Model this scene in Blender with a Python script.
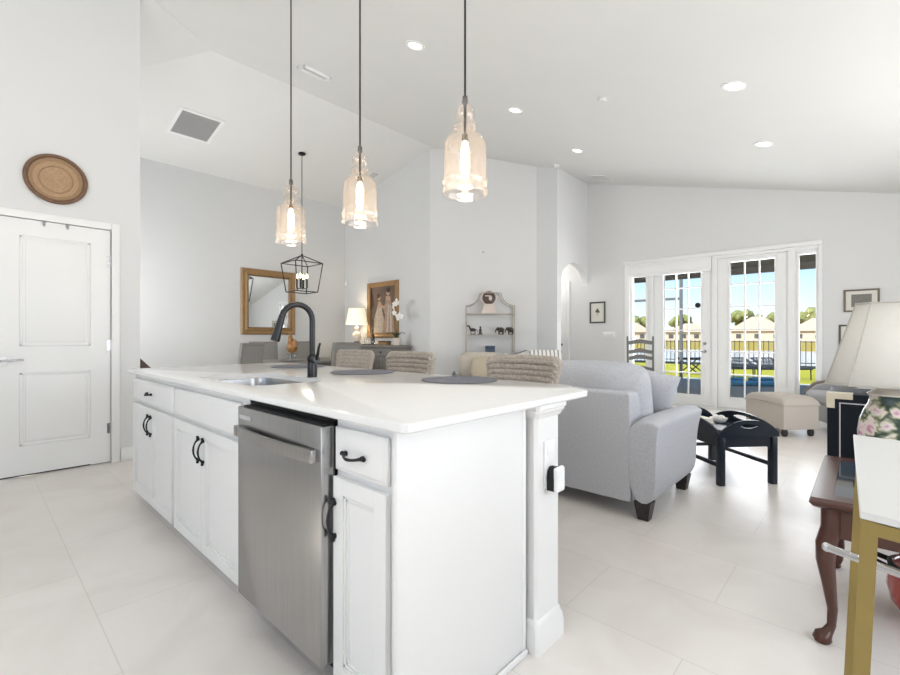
import bpy, bmesh, math, random
from mathutils import Vector, Matrix
PI = math.pi
random.seed(4)
for o in list(bpy.data.objects):
    bpy.data.objects.remove(o)
S = bpy.context.scene
COL = S.collection

# ------------------------------------------------------------------ camera
cam_d = bpy.data.cameras.new('camera')
cam_d.sensor_width = 36
cam_d.lens = 36 * 447.5 / 900
cam_d.clip_end = 600
cam = bpy.data.objects.new('camera', cam_d)
COL.objects.link(cam)
cam.location = (0, 0, 1.142)
cam.rotation_euler = (PI / 2, 0, math.radians(43.0))
S.camera = cam

# ------------------------------------------------------------------ world (sky)
W = bpy.data.worlds.new('sky')
S.world = W
W.use_nodes = True
nt = W.node_tree
nt.nodes.clear()
tc = nt.nodes.new('ShaderNodeTexCoord')
sx = nt.nodes.new('ShaderNodeSeparateXYZ')
rp = nt.nodes.new('ShaderNodeValToRGB')
bg = nt.nodes.new('ShaderNodeBackground')
wo = nt.nodes.new('ShaderNodeOutputWorld')
e = rp.color_ramp.elements
e[0].position = 0.0; e[0].color = (.86, .93, 1.0, 1)
e[1].position = .45; e[1].color = (.30, .55, .95, 1)
k = e.new(.15); k.color = (.40, .66, 1.0, 1)
nt.links.new(tc.outputs['Generated'], sx.inputs[0])
nt.links.new(sx.outputs['Z'], rp.inputs[0])
nt.links.new(rp.outputs[0], bg.inputs[0])
bg.inputs[1].default_value = 1.05
nt.links.new(bg.outputs[0], wo.inputs[0])

# ------------------------------------------------------------------ sun, French door daylight and added fill lights
def lamp(name, typ, loc, energy, color=(1, 1, 1), direction=None, **kw):
    d = bpy.data.lights.new(name, typ)
    d.energy = energy
    d.color = color
    for a, v in kw.items():
        setattr(d, a, v)
    o = bpy.data.objects.new(name, d)
    COL.objects.link(o)
    o.location = loc
    if direction is not None:
        o.rotation_euler = Vector(direction).to_track_quat('-Z', 'Y').to_euler()
    return o

lamp('sun', 'SUN', (0, -5, 20), 4.6, (1, .95, .86), (.35, .75, -.75), angle=.01)
lamp('kitchen_fill', 'AREA', (-1.0, -2.32, 1.75), 9, (.985, .99, 1), (0, 1, .3), shape='RECTANGLE', size=4.4, size_y=1.7)  # added fill from behind the viewpoint, set in an invented window
lamp('side_fill', 'AREA', (2.22, 2.6, 1.45), 62, (.985, .99, 1), (-1, .1, .25), shape='RECTANGLE', size=4.2, size_y=1.7)  # added fill from the unseen right side, set in an invented window
lamp('dining_fill', 'AREA', (-6.9, .40, 1.7), 80, (.98, .99, 1), (.25, 1, .3), shape='RECTANGLE', size=2.2, size_y=1.6)  # added fill for the dining room, no window stands here
lamp('ceiling_fill_near', 'AREA', (-.6, -1.7, 1.3), 70, (1, .99, .975), (-.1, .15, 1), shape='DISK', size=1.2)  # added upward fill that brightens the ceiling behind the viewpoint
lamp('ceiling_fill_room', 'AREA', (1.2, 4.9, .9), 28, (1, .99, .975), (-.75, .1, 1), shape='DISK', size=1.4)  # added upward fill for the living room ceiling
lamp('french_door_daylight', 'AREA', (-1.8, 8.62, 1.45), 108, (.96, .98, 1), (0, -1, .35), shape='RECTANGLE', size=2.7, size_y=2.0)
S.view_settings.view_transform = 'Standard'
S.view_settings.look = 'None'
S.view_settings.gamma = 1
S.view_settings.use_curve_mapping = False
S.view_settings.exposure = 0.43

# ------------------------------------------------------------------ materials
def lin(h):
    if isinstance(h, str):
        h = h.lstrip('#')
        c = [int(h[i:i + 2], 16) / 255 for i in (0, 2, 4)]
    else:
        c = [v / 255 for v in h]
    return tuple((v / 12.92 if v <= .04045 else ((v + .055) / 1.055) ** 2.4) for v in c) + (1,)

def mat(name, c1, rough=.5, metal=0, c2=None, scale=8, bump=0, bscale=None, stretch=(1, 1, 1), spec=.5, emit=0, ecol=None, detail=3, wave=None):
    m = bpy.data.materials.new(name)
    m.use_nodes = True
    t = m.node_tree
    p = t.nodes['Principled BSDF']
    p.inputs['Roughness'].default_value = rough
    p.inputs['Metallic'].default_value = metal
    p.inputs['Specular IOR Level'].default_value = spec
    a = lin(c1)
    b = lin(c2) if c2 else tuple(min(1, v * .95) for v in a[:3]) + (1,)
    tcn = t.nodes.new('ShaderNodeTexCoord')
    mp = t.nodes.new('ShaderNodeMapping')
    mp.inputs['Scale'].default_value = stretch
    t.links.new(tcn.outputs['Object'], mp.inputs[0])
    if wave:
        nz = t.nodes.new('ShaderNodeTexWave')
        nz.inputs['Scale'].default_value = scale
        nz.inputs['Distortion'].default_value = wave
        nz.inputs['Detail'].default_value = detail
    else:
        nz = t.nodes.new('ShaderNodeTexNoise')
        nz.inputs['Scale'].default_value = scale
        nz.inputs['Detail'].default_value = detail
    t.links.new(mp.outputs[0], nz.inputs['Vector'])
    mx = t.nodes.new('ShaderNodeMix')
    mx.data_type = 'RGBA'
    mx.inputs[6].default_value = a
    mx.inputs[7].default_value = b
    t.links.new(nz.outputs[1 if wave else 0], mx.inputs[0])
    t.links.new(mx.outputs[2], p.inputs['Base Color'])
    if bump:
        n2 = t.nodes.new('ShaderNodeTexNoise')
        n2.inputs['Scale'].default_value = bscale or scale
        n2.inputs['Detail'].default_value = 2
        t.links.new(mp.outputs[0], n2.inputs['Vector'])
        bp = t.nodes.new('ShaderNodeBump')
        bp.inputs['Strength'].default_value = bump
        bp.inputs['Distance'].default_value = .004
        t.links.new(n2.outputs[0], bp.inputs['Height'])
        t.links.new(bp.outputs[0], p.inputs['Normal'])
    if emit:
        p.inputs['Emission Color'].default_value = lin(ecol or c1)
        p.inputs['Emission Strength'].default_value = emit
    return m

def thin_glass(name, tint=(1, 1, 1), refl=.06, rough=0.0, facing=.35):
    m = bpy.data.materials.new(name)
    m.use_nodes = True
    t = m.node_tree
    t.nodes.clear()
    tr = t.nodes.new('ShaderNodeBsdfTransparent')
    tr.inputs[0].default_value = tint + (1,)
    gl = t.nodes.new('ShaderNodeBsdfGlossy')
    gl.inputs['Roughness'].default_value = rough
    lw = t.nodes.new('ShaderNodeLayerWeight')
    lw.inputs['Blend'].default_value = facing
    mt = t.nodes.new('ShaderNodeMath')
    mt.operation = 'MULTIPLY_ADD'
    mt.inputs[1].default_value = .5
    mt.inputs[2].default_value = refl
    mx = t.nodes.new('ShaderNodeMixShader')
    ou = t.nodes.new('ShaderNodeOutputMaterial')
    t.links.new(lw.outputs['Facing'], mt.inputs[0])
    t.links.new(mt.outputs[0], mx.inputs[0])
    t.links.new(tr.outputs[0], mx.inputs[1])
    t.links.new(gl.outputs[0], mx.inputs[2])
    t.links.new(mx.outputs[0], ou.inputs[0])
    return m

def tile_floor():
    m = mat('floor_tile', '#d9d5d0', .3, spec=.5)
    t = m.node_tree
    p = t.nodes['Principled BSDF']
    tcn = t.nodes.new('ShaderNodeTexCoord')
    mp = t.nodes.new('ShaderNodeMapping')
    mp.inputs['Location'].default_value = (2.32 + .46, -.355 + .457 * 20, 0)
    br = t.nodes.new('ShaderNodeTexBrick')
    br.offset = .5
    br.inputs['Scale'].default_value = 1
    br.inputs['Brick Width'].default_value = .92
    br.inputs['Row Height'].default_value = .457
    br.inputs['Mortar Size'].default_value = .0026
    br.inputs['Mortar Smooth'].default_value = .2
    br.inputs['Color1'].default_value = lin('#e9e3dd')
    br.inputs['Color2'].default_value = lin('#e6e0da')
    br.inputs['Mortar'].default_value = lin('#dad4ce')
    nz = t.nodes.new('ShaderNodeTexNoise')
    nz.inputs['Scale'].default_value = 2.2
    nz.inputs['Detail'].default_value = 6
    nz.inputs['Distortion'].default_value = 1.2
    mx = t.nodes.new('ShaderNodeMix')
    mx.data_type = 'RGBA'
    mx.blend_type = 'MULTIPLY'
    mx.inputs[0].default_value = 1
    cr = t.nodes.new('ShaderNodeValToRGB')
    cr.color_ramp.elements[0].color = (.93, .92, .91, 1)
    cr.color_ramp.elements[0].position = .35
    cr.color_ramp.elements[1].color = (1, 1, 1, 1)
    cr.color_ramp.elements[1].position = .6
    t.links.new(tcn.outputs['Object'], mp.inputs[0])
    t.links.new(mp.outputs[0], br.inputs['Vector'])
    t.links.new(tcn.outputs['Object'], nz.inputs['Vector'])
    t.links.new(nz.outputs[0], cr.inputs[0])
    t.links.new(br.outputs['Color'], mx.inputs[6])
    t.links.new(cr.outputs[0], mx.inputs[7])
    t.links.new(mx.outputs[2], p.inputs['Base Color'])
    return m

def floral():
    m = mat('floral_porcelain', '#2f4038', .15)
    t = m.node_tree
    p = t.nodes['Principled BSDF']
    tcn = t.nodes.new('ShaderNodeTexCoord')
    vo = t.nodes.new('ShaderNodeTexVoronoi')
    vo.inputs['Scale'].default_value = 19
    nz = t.nodes.new('ShaderNodeTexNoise')
    nz.inputs['Scale'].default_value = 24
    nz.inputs['Distortion'].default_value = 1
    ad = t.nodes.new('ShaderNodeVectorMath')
    sc = t.nodes.new('ShaderNodeVectorMath')
    sc.operation = 'SCALE'
    sc.inputs['Scale'].default_value = .05
    t.links.new(tcn.outputs['Object'], ad.inputs[0])
    t.links.new(nz.outputs['Color'], sc.inputs[0])
    t.links.new(sc.outputs[0], ad.inputs[1])
    t.links.new(tcn.outputs['Object'], nz.inputs['Vector'])
    t.links.new(ad.outputs[0], vo.inputs['Vector'])
    cr = t.nodes.new('ShaderNodeValToRGB')
    el = cr.color_ramp.elements
    el[0].position = 0; el[0].color = lin('#a8788a')
    el[1].position = 1; el[1].color = lin('#2b3d36')
    for pos, c in ((.16, '#c79aa6'), (.30, '#e6cdd0'), (.42, '#e3dccf'), (.52, '#a9a78d'), (.60, '#6a7558'), (.68, '#3b4c42')):
        q = el.new(pos); q.color = lin(c)
    t.links.new(vo.outputs['Distance'], cr.inputs[0])
    t.links.new(cr.outputs[0], p.inputs['Base Color'])
    return m

def striped():
    m = mat('striped_cotton', '#eceae4', .9)
    t = m.node_tree
    p = t.nodes['Principled BSDF']
    tcn = t.nodes.new('ShaderNodeTexCoord')
    wv = t.nodes.new('ShaderNodeTexWave')
    wv.inputs['Scale'].default_value = 5.2
    cr = t.nodes.new('ShaderNodeValToRGB')
    cr.color_ramp.interpolation = 'CONSTANT'
    cr.color_ramp.elements[0].color = lin('#9c9b9a')
    cr.color_ramp.elements[1].position = .30
    cr.color_ramp.elements[1].color = lin('#eeece6')
    t.links.new(tcn.outputs['Object'], wv.inputs['Vector'])
    t.links.new(wv.outputs[1], cr.inputs[0])
    t.links.new(cr.outputs[0], p.inputs['Base Color'])
    return m

M = {}
M['wall'] = mat('wall_paint', '#dfdfde', .7, c2='#dcdcdb', scale=3, spec=.2)
M['wall_grey'] = mat('grey_wall_paint', '#d8d9d9', .7, c2='#d5d6d6', scale=3, spec=.2)
M['wall_lit'] = mat('lit_wall_paint', '#e9e9e9', .7, c2='#e7e7e7', scale=3, spec=.2)  # paler copy of the wall paint, carries the light on the arch wall
M['ceil'] = mat('ceiling_paint', '#e4e4e1', .8, c2='#e0e0de', scale=2, spec=.15)
M['trim'] = mat('white_trim_paint', '#efefee', .4, c2='#ececea', scale=4)
M['cab'] = mat('white_cabinet_paint', '#ecebe9', .35, c2='#e9e8e6', scale=4)
M['quartz'] = mat('white_quartz', '#ebeae8', .12, c2='#e6e5e3', scale=30, detail=5)
M['floor'] = tile_floor()
M['black'] = mat('black_metal', '#2a2b2d', .35, .6, c2='#242527')
M['iron'] = mat('dark_bronze', '#3a3a3c', .3, .85, c2='#303032')
M['steel'] = mat('brushed_steel', '#b9b8b7', .27, 1, c2='#a09f9e', scale=3, stretch=(60, 60, .6), detail=5)
M['chrome'] = mat('chrome', '#c4c4c6', .2, 1)
M['rubber'] = mat('black_rubber', '#0d0d0e', .6)
M['fabric'] = mat('grey_tweed', '#cbccd0', .95, c2='#a9abb0', scale=85, bump=.25, bscale=260, spec=.1)
M['fabric2'] = mat('pale_grey_linen', '#b6b6b6', .95, c2='#a4a4a5', scale=140, bump=.2, bscale=220, spec=.1)
M['dchair'] = mat('stone_grey_upholstery', '#93928f', .95, c2='#83827f', scale=90, bump=.2, bscale=160, spec=.1)
M['beige'] = mat('beige_linen', '#c2bab1', .95, c2='#b3aaa0', scale=150, bump=.2, bscale=220, spec=.1)
M['tan'] = mat('tan_cotton', '#c2b6a4', .95, c2='#b5a994', scale=120, bump=.15, spec=.1)
M['cream'] = mat('cream_linen', '#c7bfb4', .95, c2='#bcb3a6', scale=120, bump=.15, spec=.1)
M['stripe'] = striped()
M['piping'] = mat('slate_piping', '#6e7b88', .8)
M['pattern'] = mat('patterned_cotton', '#efece6', .9, c2='#8f8a84', scale=26)
M['espresso'] = mat('espresso_wood', '#2b2523', .4, c2='#211c1a', scale=12, stretch=(1, 1, .2))
M['navy'] = mat('navy_lacquer', '#1c2530', .3, c2='#18202a', scale=6, spec=.3)
M['trunk'] = mat('dark_blue_leather', '#151a21', .5, c2='#11161c', scale=30, bump=.1, spec=.15)
M['brass'] = mat('aged_brass', '#d6cdb9', .4, .35, c2='#bfb49a', scale=20)
M['gold'] = mat('brushed_gold', '#97834a', .4, .35, c2='#86733f', scale=6)
M['mahog'] = mat('mahogany', '#583327', .22, c2='#43261d', scale=9, stretch=(1, 1, .25))
M['weather'] = mat('weathered_grey_wood', '#8f8b86', .7, c2='#77726d', scale=10, stretch=(.3, 1, 3), bump=.2)
M['greywood'] = mat('grey_painted_wood', '#6a6967', .5, c2='#6c6a68', scale=14)
M['dwood'] = mat('brown_chair_wood', '#7d7068', .5, c2='#6b5f57', scale=14)
M['deskwood'] = mat('dark_brown_wood', '#4a3025', .4, c2='#3b251b', scale=9)
M['gilt'] = mat('gilded_wood', '#ac8b60', .45, .2, c2='#84653f', scale=28, bump=.4, bscale=60)
M['giltdark'] = mat('gilded_wood_recess', '#8d7048', .45, .2, c2='#6c5335', scale=28)
M['mirror'] = mat('mirror_glass', '#eef0f0', .02, 1, c2='#ecefef')
M['white'] = mat('white_plastic', '#f0f0ef', .4)
M['desk_top'] = mat('satin_white_board', '#dadad8', .4)
M['linen_shade'] = mat('white_linen_shade', '#dedad3', .9, c2='#d8d4cc', scale=60, bump=.06, spec=.1)
M['shade_trim'] = mat('grey_shade_piping', '#b9b5ad', .9)
M['lit_shade'] = mat('lit_fabric_shade', '#f3ead9', .9, emit=.5, ecol='#ffe9c8')
M['bulb'] = mat('glowing_bulb', '#fff0d8', .4, emit=9, ecol='#ffdca8')
M['lens'] = mat('downlight_lens', '#ffffff', .4, emit=7, ecol='#fff6e8')
M['cup'] = thin_glass('champagne_glass', (1.0, .94, .885), .06, facing=.4)
_t = M['cup'].node_tree
_d = _t.nodes.new('ShaderNodeBsdfTranslucent'); _d.inputs[0].default_value = (1, .87, .74, 1)
_m = _t.nodes.new('ShaderNodeMixShader'); _m.inputs[0].default_value = .055
_o = [n for n in _t.nodes if n.type == 'OUTPUT_MATERIAL'][0]
_s = _o.inputs[0].links[0].from_socket
_t.links.new(_s, _m.inputs[1]); _t.links.new(_d.outputs[0], _m.inputs[2]); _t.links.new(_m.outputs[0], _o.inputs[0])
M['pane'] = thin_glass('window_glass', (.985, .992, .995), .015, facing=.12)
M['glass'] = thin_glass('clear_glass', (.96, .97, .97), .05)
M['wicker'] = mat('woven_seagrass', '#c6bcb1', .9, c2='#8f857b', scale=60, bump=.3, bscale=120, spec=.1)
M['rope'] = mat('braided_rope', '#cbc2b7', .9, c2='#7d736a', scale=70, bump=.5, bscale=160, spec=.1)
M['basket'] = mat('brown_basketry', '#a98a6b', .8, c2='#8c6f54', scale=40, bump=.4, bscale=90)
M['basketlt'] = mat('tan_basketry', '#c3a381', .8, c2='#a08364', scale=50, bump=.4, bscale=90)
M['basketdk'] = mat('dark_basketry', '#836650', .8, c2='#694f3e', scale=40, bump=.3)
M['mat'] = mat('slate_placemat', '#74757d', .9, c2='#666770', scale=120, bump=.3, bscale=160)
M['vent'] = mat('vent_grey', '#bcbcbb', .6, c2='#b0b0af', scale=4)
M['paper'] = mat('mat_board', '#dfdcd2', .9)
M['frame_dk'] = mat('dark_frame_wood', '#4f4a44', .5, c2='#433e39')
M['frame_br'] = mat('grey_brown_frame', '#7a6f63', .5, c2='#675d52', scale=16)
M['ink'] = mat('print_ink', '#8d8c84', .9, c2='#6f6e68', scale=30)
M['artbg'] = mat('painting_ground', '#7d6b5c', .7, c2='#564840', scale=6)
M['artskin'] = mat('painting_skin', '#c8a78c', .7, c2='#b08d74', scale=9)
M['artdress'] = mat('painting_dress', '#ddceb8', .7, c2='#8f7c66', scale=16)
M['artdress2'] = mat('painting_pink_dress', '#cdb09a', .7, c2='#7d6053', scale=16)
M['red'] = mat('red_enamel', '#b0433a', .12, c2='#9f3a33', scale=3, spec=.7)
M['floral'] = floral()
M['porc'] = mat('cream_porcelain', '#efe6da', .2, c2='#e6dacb', scale=9)
M['blue'] = mat('blue_lacquer', '#46566c', .4, c2='#384659', scale=20)
M['bronze'] = mat('bronze_figure', '#4c443b', .45, .4, c2='#37322c', scale=20)
M['marble'] = mat('blush_marble', '#e0d3c9', .35, c2='#cfbfb3', scale=12)
M['darkface'] = mat('brown_medallion', '#5a453c', .35, c2='#3e302b', scale=10)
M['pewter'] = mat('pale_iron', '#bab5ac', .5, .3, c2='#a39e95', scale=14)
M['leaf'] = mat('dark_leaf', '#4a5c3a', .5, c2='#3a4a2e')
M['petal'] = mat('white_petal', '#f4f2ee', .7)
M['rooster'] = mat('painted_figure', '#c08a4c', .5, c2='#3a1d16', scale=26)
M['book1'] = mat('cream_book_cover', '#e3dccb', .6)
M['book2'] = mat('grey_magazine_cover', '#a9a6ad', .3, c2='#7d7a83', scale=14)
M['book3'] = mat('pale_magazine_cover', '#d6d2d4', .3, c2='#b5aeb3', scale=14)
M['darkglass'] = mat('tray_glass', '#46505c', .06, c2='#3c4550', scale=5)
# outdoors
M['patio'] = mat('patio_paving', '#7d7163', .95, c2='#70665a', scale=5)
M['curb'] = mat('pale_concrete', '#d6cfb8', .9)
M['lawn'] = mat('mown_lawn', '#b3a93a', .95, c2='#a09a33', scale=1.2, spec=.1)
M['bank'] = mat('dry_grass_bank', '#b39a48', .95, c2='#a08a42', scale=.6, spec=.1)
M['pond'] = mat('still_water', '#c9cdd2', .12, c2='#bfc5cc', scale=.2)
M['stucco'] = mat('cream_stucco', '#d9c7b4', .9)
M['roof'] = mat('tan_roof_tile', '#c9b299', .9, c2='#bba58d', scale=2)
M['housewin'] = mat('house_window', '#5c5a5a', .3)
M['tree'] = mat('tree_foliage', '#9a9a62', .95, c2='#767c4a', scale=.9, spec=.1)
M['bark'] = mat('tree_bark', '#6b5a4a', .9)
M['fence'] = mat('dark_aluminium', '#4a4a48', .5, .3)
M['soffit'] = mat('shaded_soffit', '#5c554c', .8)  # dark brown carries the shade under the patio roof
M['post'] = mat('bronze_screen_post', '#6d6e6e', .5, .2)
M['teal'] = mat('teal_cushion', '#4a7f94', .9, c2='#3d6d82', scale=9)
M['stuccoext'] = mat('exterior_stucco', '#d8d4cb', .9)

# ------------------------------------------------------------------ mesh helper
class MB:
    def __init__(s):
        s.bm = bmesh.new()
    def _new(s, n0):
        s.bm.verts.ensure_lookup_table()
        return s.bm.verts[n0:]
    def box(s, x0, x1, y0, y1, z0, z1, bev=0, seg=2, T=None):
        n0 = len(s.bm.verts)
        mtx = Matrix.Translation(((x0 + x1) / 2, (y0 + y1) / 2, (z0 + z1) / 2)) @ Matrix.Diagonal((abs(x1 - x0), abs(y1 - y0), abs(z1 - z0), 1))
        r = bmesh.ops.create_cube(s.bm, size=1, matrix=mtx)
        vs = r['verts']
        if bev:
            es = list({ed for v in vs for ed in v.link_edges})
            r2 = bmesh.ops.bevel(s.bm, geom=es, offset=bev, segments=seg, affect='EDGES', profile=.5, clamp_overlap=True)
            vs = list({v for f in r2['faces'] for v in f.verts} | {v for v in vs if v.is_valid})
        if T is not None:
            bmesh.ops.transform(s.bm, matrix=T, verts=vs)
        return s
    def ring(s, pts):
        return [s.bm.verts.new(p) for p in pts]
    def skin(s, a, b):
        n = len(a)
        for i in range(n):
            s.bm.faces.new((a[i], a[(i + 1) % n], b[(i + 1) % n], b[i]))
    def loft(s, rings, cap=True, T=None):
        vr = [s.ring([T @ Vector(p) if T is not None else p for p in r]) for r in rings]
        for a, b in zip(vr, vr[1:]):
            s.skin(a, b)
        if cap:
            s.bm.faces.new(list(reversed(vr[0])))
            s.bm.faces.new(vr[-1])
        return s
    def tube(s, pts, r, n=10, closed=False, flat=1.0):
        pts = [Vector(p) for p in pts]
        N = len(pts)
        rings = []
        up = None
        for i, p in enumerate(pts):
            if closed:
                d = pts[(i + 1) % N] - pts[i - 1]
            else:
                d = pts[min(i + 1, N - 1)] - pts[max(i - 1, 0)]
            d.normalize()
            if up is None:
                up = Vector((0, 0, 1)) if abs(d.z) < .9 else Vector((0, 1, 0))
            sd = d.cross(up)
            if sd.length < 1e-5:
                sd = d.cross(Vector((1, 0, 0)))
            sd.normalize()
            up = sd.cross(d).normalized()
            rr = r[i] if isinstance(r, (list, tuple)) else r
            rings.append([p + (sd * math.cos(2 * PI * j / n) + up * math.sin(2 * PI * j / n) * flat) * rr for j in range(n)])
        vr = [s.ring(q) for q in rings]
        for a, b in zip(vr, vr[1:]):
            s.skin(a, b)
        if closed:
            s.skin(vr[-1], vr[0])
        else:
            s.bm.faces.new(list(reversed(vr[0])))
            s.bm.faces.new(vr[-1])
        return s
    def cyl(s, p0, p1, r, r1=None, n=20):
        return s.tube([p0, p1], [r, r if r1 is None else r1], n)
    def lathe(s, prof, n=32, T=None, cap=True):
        rings = [[Vector((r * math.cos(2 * PI * j / n), r * math.sin(2 * PI * j / n), z)) for j in range(n)] for r, z in prof]
        return s.loft(rings, cap, T)
    def prism(s, poly, a0, a1, axis='z', T=None):
        def P(q, a):
            return {'z': Vector((q[0], q[1], a)), 'x': Vector((a, q[0], q[1])), 'y': Vector((q[0], a, q[1]))}[axis]
        return s.loft([[P(q, a0) for q in poly], [P(q, a1) for q in poly]], True, T)
    def sph(s, c, r, n=14, T=None):
        if not isinstance(r, (tuple, list)):
            r = (r, r, r)
        m = Matrix.Translation(c) @ (T if T is not None else Matrix()) @ Matrix.Diagonal((r[0], r[1], r[2], 1))
        bmesh.ops.create_uvsphere(s.bm, u_segments=n, v_segments=max(6, n // 2 + 2), radius=1, matrix=m)
        return s
    def surf(s, fn, nu, nv):
        g = [[s.bm.verts.new(fn(i / nu, j / nv)) for j in range(nv + 1)] for i in range(nu + 1)]
        for i in range(nu):
            for j in range(nv):
                s.bm.faces.new((g[i][j], g[i + 1][j], g[i + 1][j + 1], g[i][j + 1]))
        return s
    def pillow(s, w, h, t, T, n=16, p=2.6, seed=0, wob=.006, rn=0):
        rnd = random.Random(seed)
        ph = [rnd.uniform(0, 6) for _ in range(6)]
        for sg in (1, -1):
            def fn(a, b):
                u, v = a * 2 - 1, b * 2 - 1
                k = max(0, (1 - abs(u) ** p)) ** .55 * max(0, (1 - abs(v) ** p)) ** .55
                pin = 1 - .05 * (1 - k)
                cu = u * (1 - .05 * (v * v) * (1 - u * u) * 0) * (1 - .045 * (1 - v * v) * abs(u) ** 3)
                cv = v * (1 - .045 * (1 - u * u) * abs(v) ** 3)
                if rn and (u or v):
                    q_ = max(abs(u), abs(v)) / (abs(u) ** rn + abs(v) ** rn) ** (1 / rn)
                    cu, cv = cu * q_, cv * q_
                z = sg * (t / 2 * k) + wob * math.sin(4 * u + ph[0]) * math.sin(3.3 * v + ph[1]) * k
                return T @ Vector((cu * w / 2 * pin, cv * h / 2 * pin, z))
            s.surf(fn, n, n)
        return s
    def build(s, name, m, parent=None, loc=None, rz=0, smooth=38, kind=None, T=None, weld=True):
        if weld:
            bmesh.ops.remove_doubles(s.bm, verts=s.bm.verts, dist=1e-5)
        bmesh.ops.recalc_face_normals(s.bm, faces=s.bm.faces)
        if T is not None:
            bmesh.ops.transform(s.bm, matrix=T, verts=s.bm.verts)
        me = bpy.data.meshes.new(name)
        s.bm.to_mesh(me)
        s.bm.free()
        for p in me.polygons:
            p.use_smooth = True
        me.set_sharp_from_angle(angle=math.radians(smooth))
        me.materials.append(M[m] if isinstance(m, str) else m)
        o = bpy.data.objects.new(name, me)
        COL.objects.link(o)
        if parent is not None:
            o.parent = parent
        if loc is not None:
            o.location = loc
        if rz:
            o.rotation_euler.z = rz
        if kind:
            o['kind'] = kind
        return o

def tag(o, label, cat, group=None):
    o['label'] = label
    o['category'] = cat
    if group:
        o['group'] = group
    return o

def thing(name, label, cat, loc=(0, 0, 0), rz=0, group=None, rot=None):
    o = bpy.data.objects.new(name, None)
    COL.objects.link(o)
    o.empty_display_size = .1
    o.location = loc
    o.rotation_euler = rot if rot else (0, 0, rz)
    return tag(o, label, cat, group)

def dup(root, loc, rz=None, label=None):
    r = root.copy()
    COL.objects.link(r)
    r.location = loc
    if rz is not None:
        r.rotation_euler = (0, 0, rz)
    if label:
        r['label'] = label
    for ch in [c for c in COL.objects if c.parent == root]:
        c = ch.copy()
        COL.objects.link(c)
        c.parent = r
        for g in [g for g in COL.objects if g.parent == ch]:
            d = g.copy()
            COL.objects.link(d)
            d.parent = c
    return r

def struct(name, mb, m, parent=None, **k):
    return mb.build(name, m, parent, kind='structure' if parent is None else None, **k)

def arc(cx, cy, r, a0, a1, n):
    return [(cx + r * math.cos(math.radians(a0 + (a1 - a0) * i / n)), cy + r * math.sin(math.radians(a0 + (a1 - a0) * i / n))) for i in range(n + 1)]

# ------------------------------------------------------------------ the room
XR, ZR, YH = -5.73, 4.567, 1.965      # ridge of the vault, where its hip starts
SL, SLL = .263, .198
def ceil_right(x): return 3.06 - SL * x
def ceil_left(x): return ZR - SLL * (XR - x)
XD, YP, YW, XA, XL = -8.49, 5.68, 8.1, -3.93, -5.03
XRT, YK = 2.3, -2.4

struct('floor', MB().box(-8.7, XRT + .1, YK - .1, YW + .2, -.12, 0), 'floor')
b = MB()
def slab(pts, th=.12):
    lo = [Vector(p) for p in pts]
    hi = [p + Vector((0, 0, th)) for p in lo]
    b.loft([lo, hi])
hr = XR + (YH - YK)
yl = YK
xl_at = lambda y: XR - SL * (YH - y) / SLL
slab([(XR, YH, ZR), (hr, YK - .15, ceil_right(hr)), (XRT + .15, YK - .15, ceil_right(XRT + .15)), (XRT + .15, YW + .15, ceil_right(XRT + .15)), (XR, YW + .15, ZR)])
yb = .25
xx = max(-8.6, xl_at(yb))
ycut = YH - (SLL * (XR + 8.6)) / SL
slab([(XR, YH, ZR), (XR, YW + .15, ZR), (-8.6, YW + .15, ceil_left(-8.6)), (-8.6, ycut, ceil_left(-8.6))])
zf = lambda y: ZR - SL * (YH - y)
slab([(XR, YH, ZR), (-8.6, ycut, ceil_left(-8.6)), (-8.6, YK - .15, zf(YK - .15)), (hr, YK - .15, zf(YK - .15))])
struct('ceiling', b, 'ceil', smooth=5, weld=False)

def hip_z(y): return zf(y)
# pantry wall on the left with its door opening
DY0, DY1, DZ = .108, .875, 2.115
b = MB()
def wallx(bb, x0, x1, y0, y1, z0, fz):
    bb.loft([[(x0, y0, z0), (x1, y0, z0), (x1, y1, z0), (x0, y1, z0)], [(x0, y0, fz(x0, y0)), (x1, y0, fz(x1, y0)), (x1, y1, fz(x1, y1)), (x0, y1, fz(x0, y1))]])
hipmin = lambda x, y: min(ceil_right(x), zf(y), ceil_left(x)) + .03
wallx(b, XL - .12, XL, YK, DY0, 0, hipmin)
wallx(b, XL - .12, XL, DY1, 1.096, 0, hipmin)
wallx(b, XL - .12, XL, DY0, DY1, DZ, hipmin)
struct('wall_left', b, 'wall', smooth=20, weld=False)
b = MB(); wallx(b, XD - .12, XD, .2, YP + .12, 0, lambda x, y: min(ceil_left(x), zf(y)) + .03)
struct('wall_dining', b, 'wall_grey', smooth=20)
b = MB(); wallx(b, XD, XL - .12, .2, .32, 0, hipmin)
struct('wall_dining_side', b, 'wall_grey', smooth=20)
P0, P1 = Vector((-5.792, YP, 0)), Vector((-4.335, 6.935, 0))
b = MB(); wallx(b, XD, P0.x, YP, YP + .12, 0, lambda x, y: ceil_left(x) + .03)
struct('wall_picture', b, 'wall_grey', smooth=20)
dv = (P1 - P0).normalized()
nv = Vector((dv.y, -dv.x, 0))           # into the room
b = MB()
q = [P0, P1, P1 - nv * .12, P0 - nv * .12]
b.loft([[tuple(p) for p in q], [(p.x, p.y, min(ceil_right(p.x), ZR) + .03) for p in q]])
struct('wall_diagonal', b, 'wall', smooth=20)
b = MB(); wallx(b, P1.x, XA - .001, 6.933, 7.035, 0, lambda x, y: ceil_right(x) + .03)
struct('wall_return', b, 'wall_grey', smooth=20)  # grey here carries the shade on this narrow face
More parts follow.
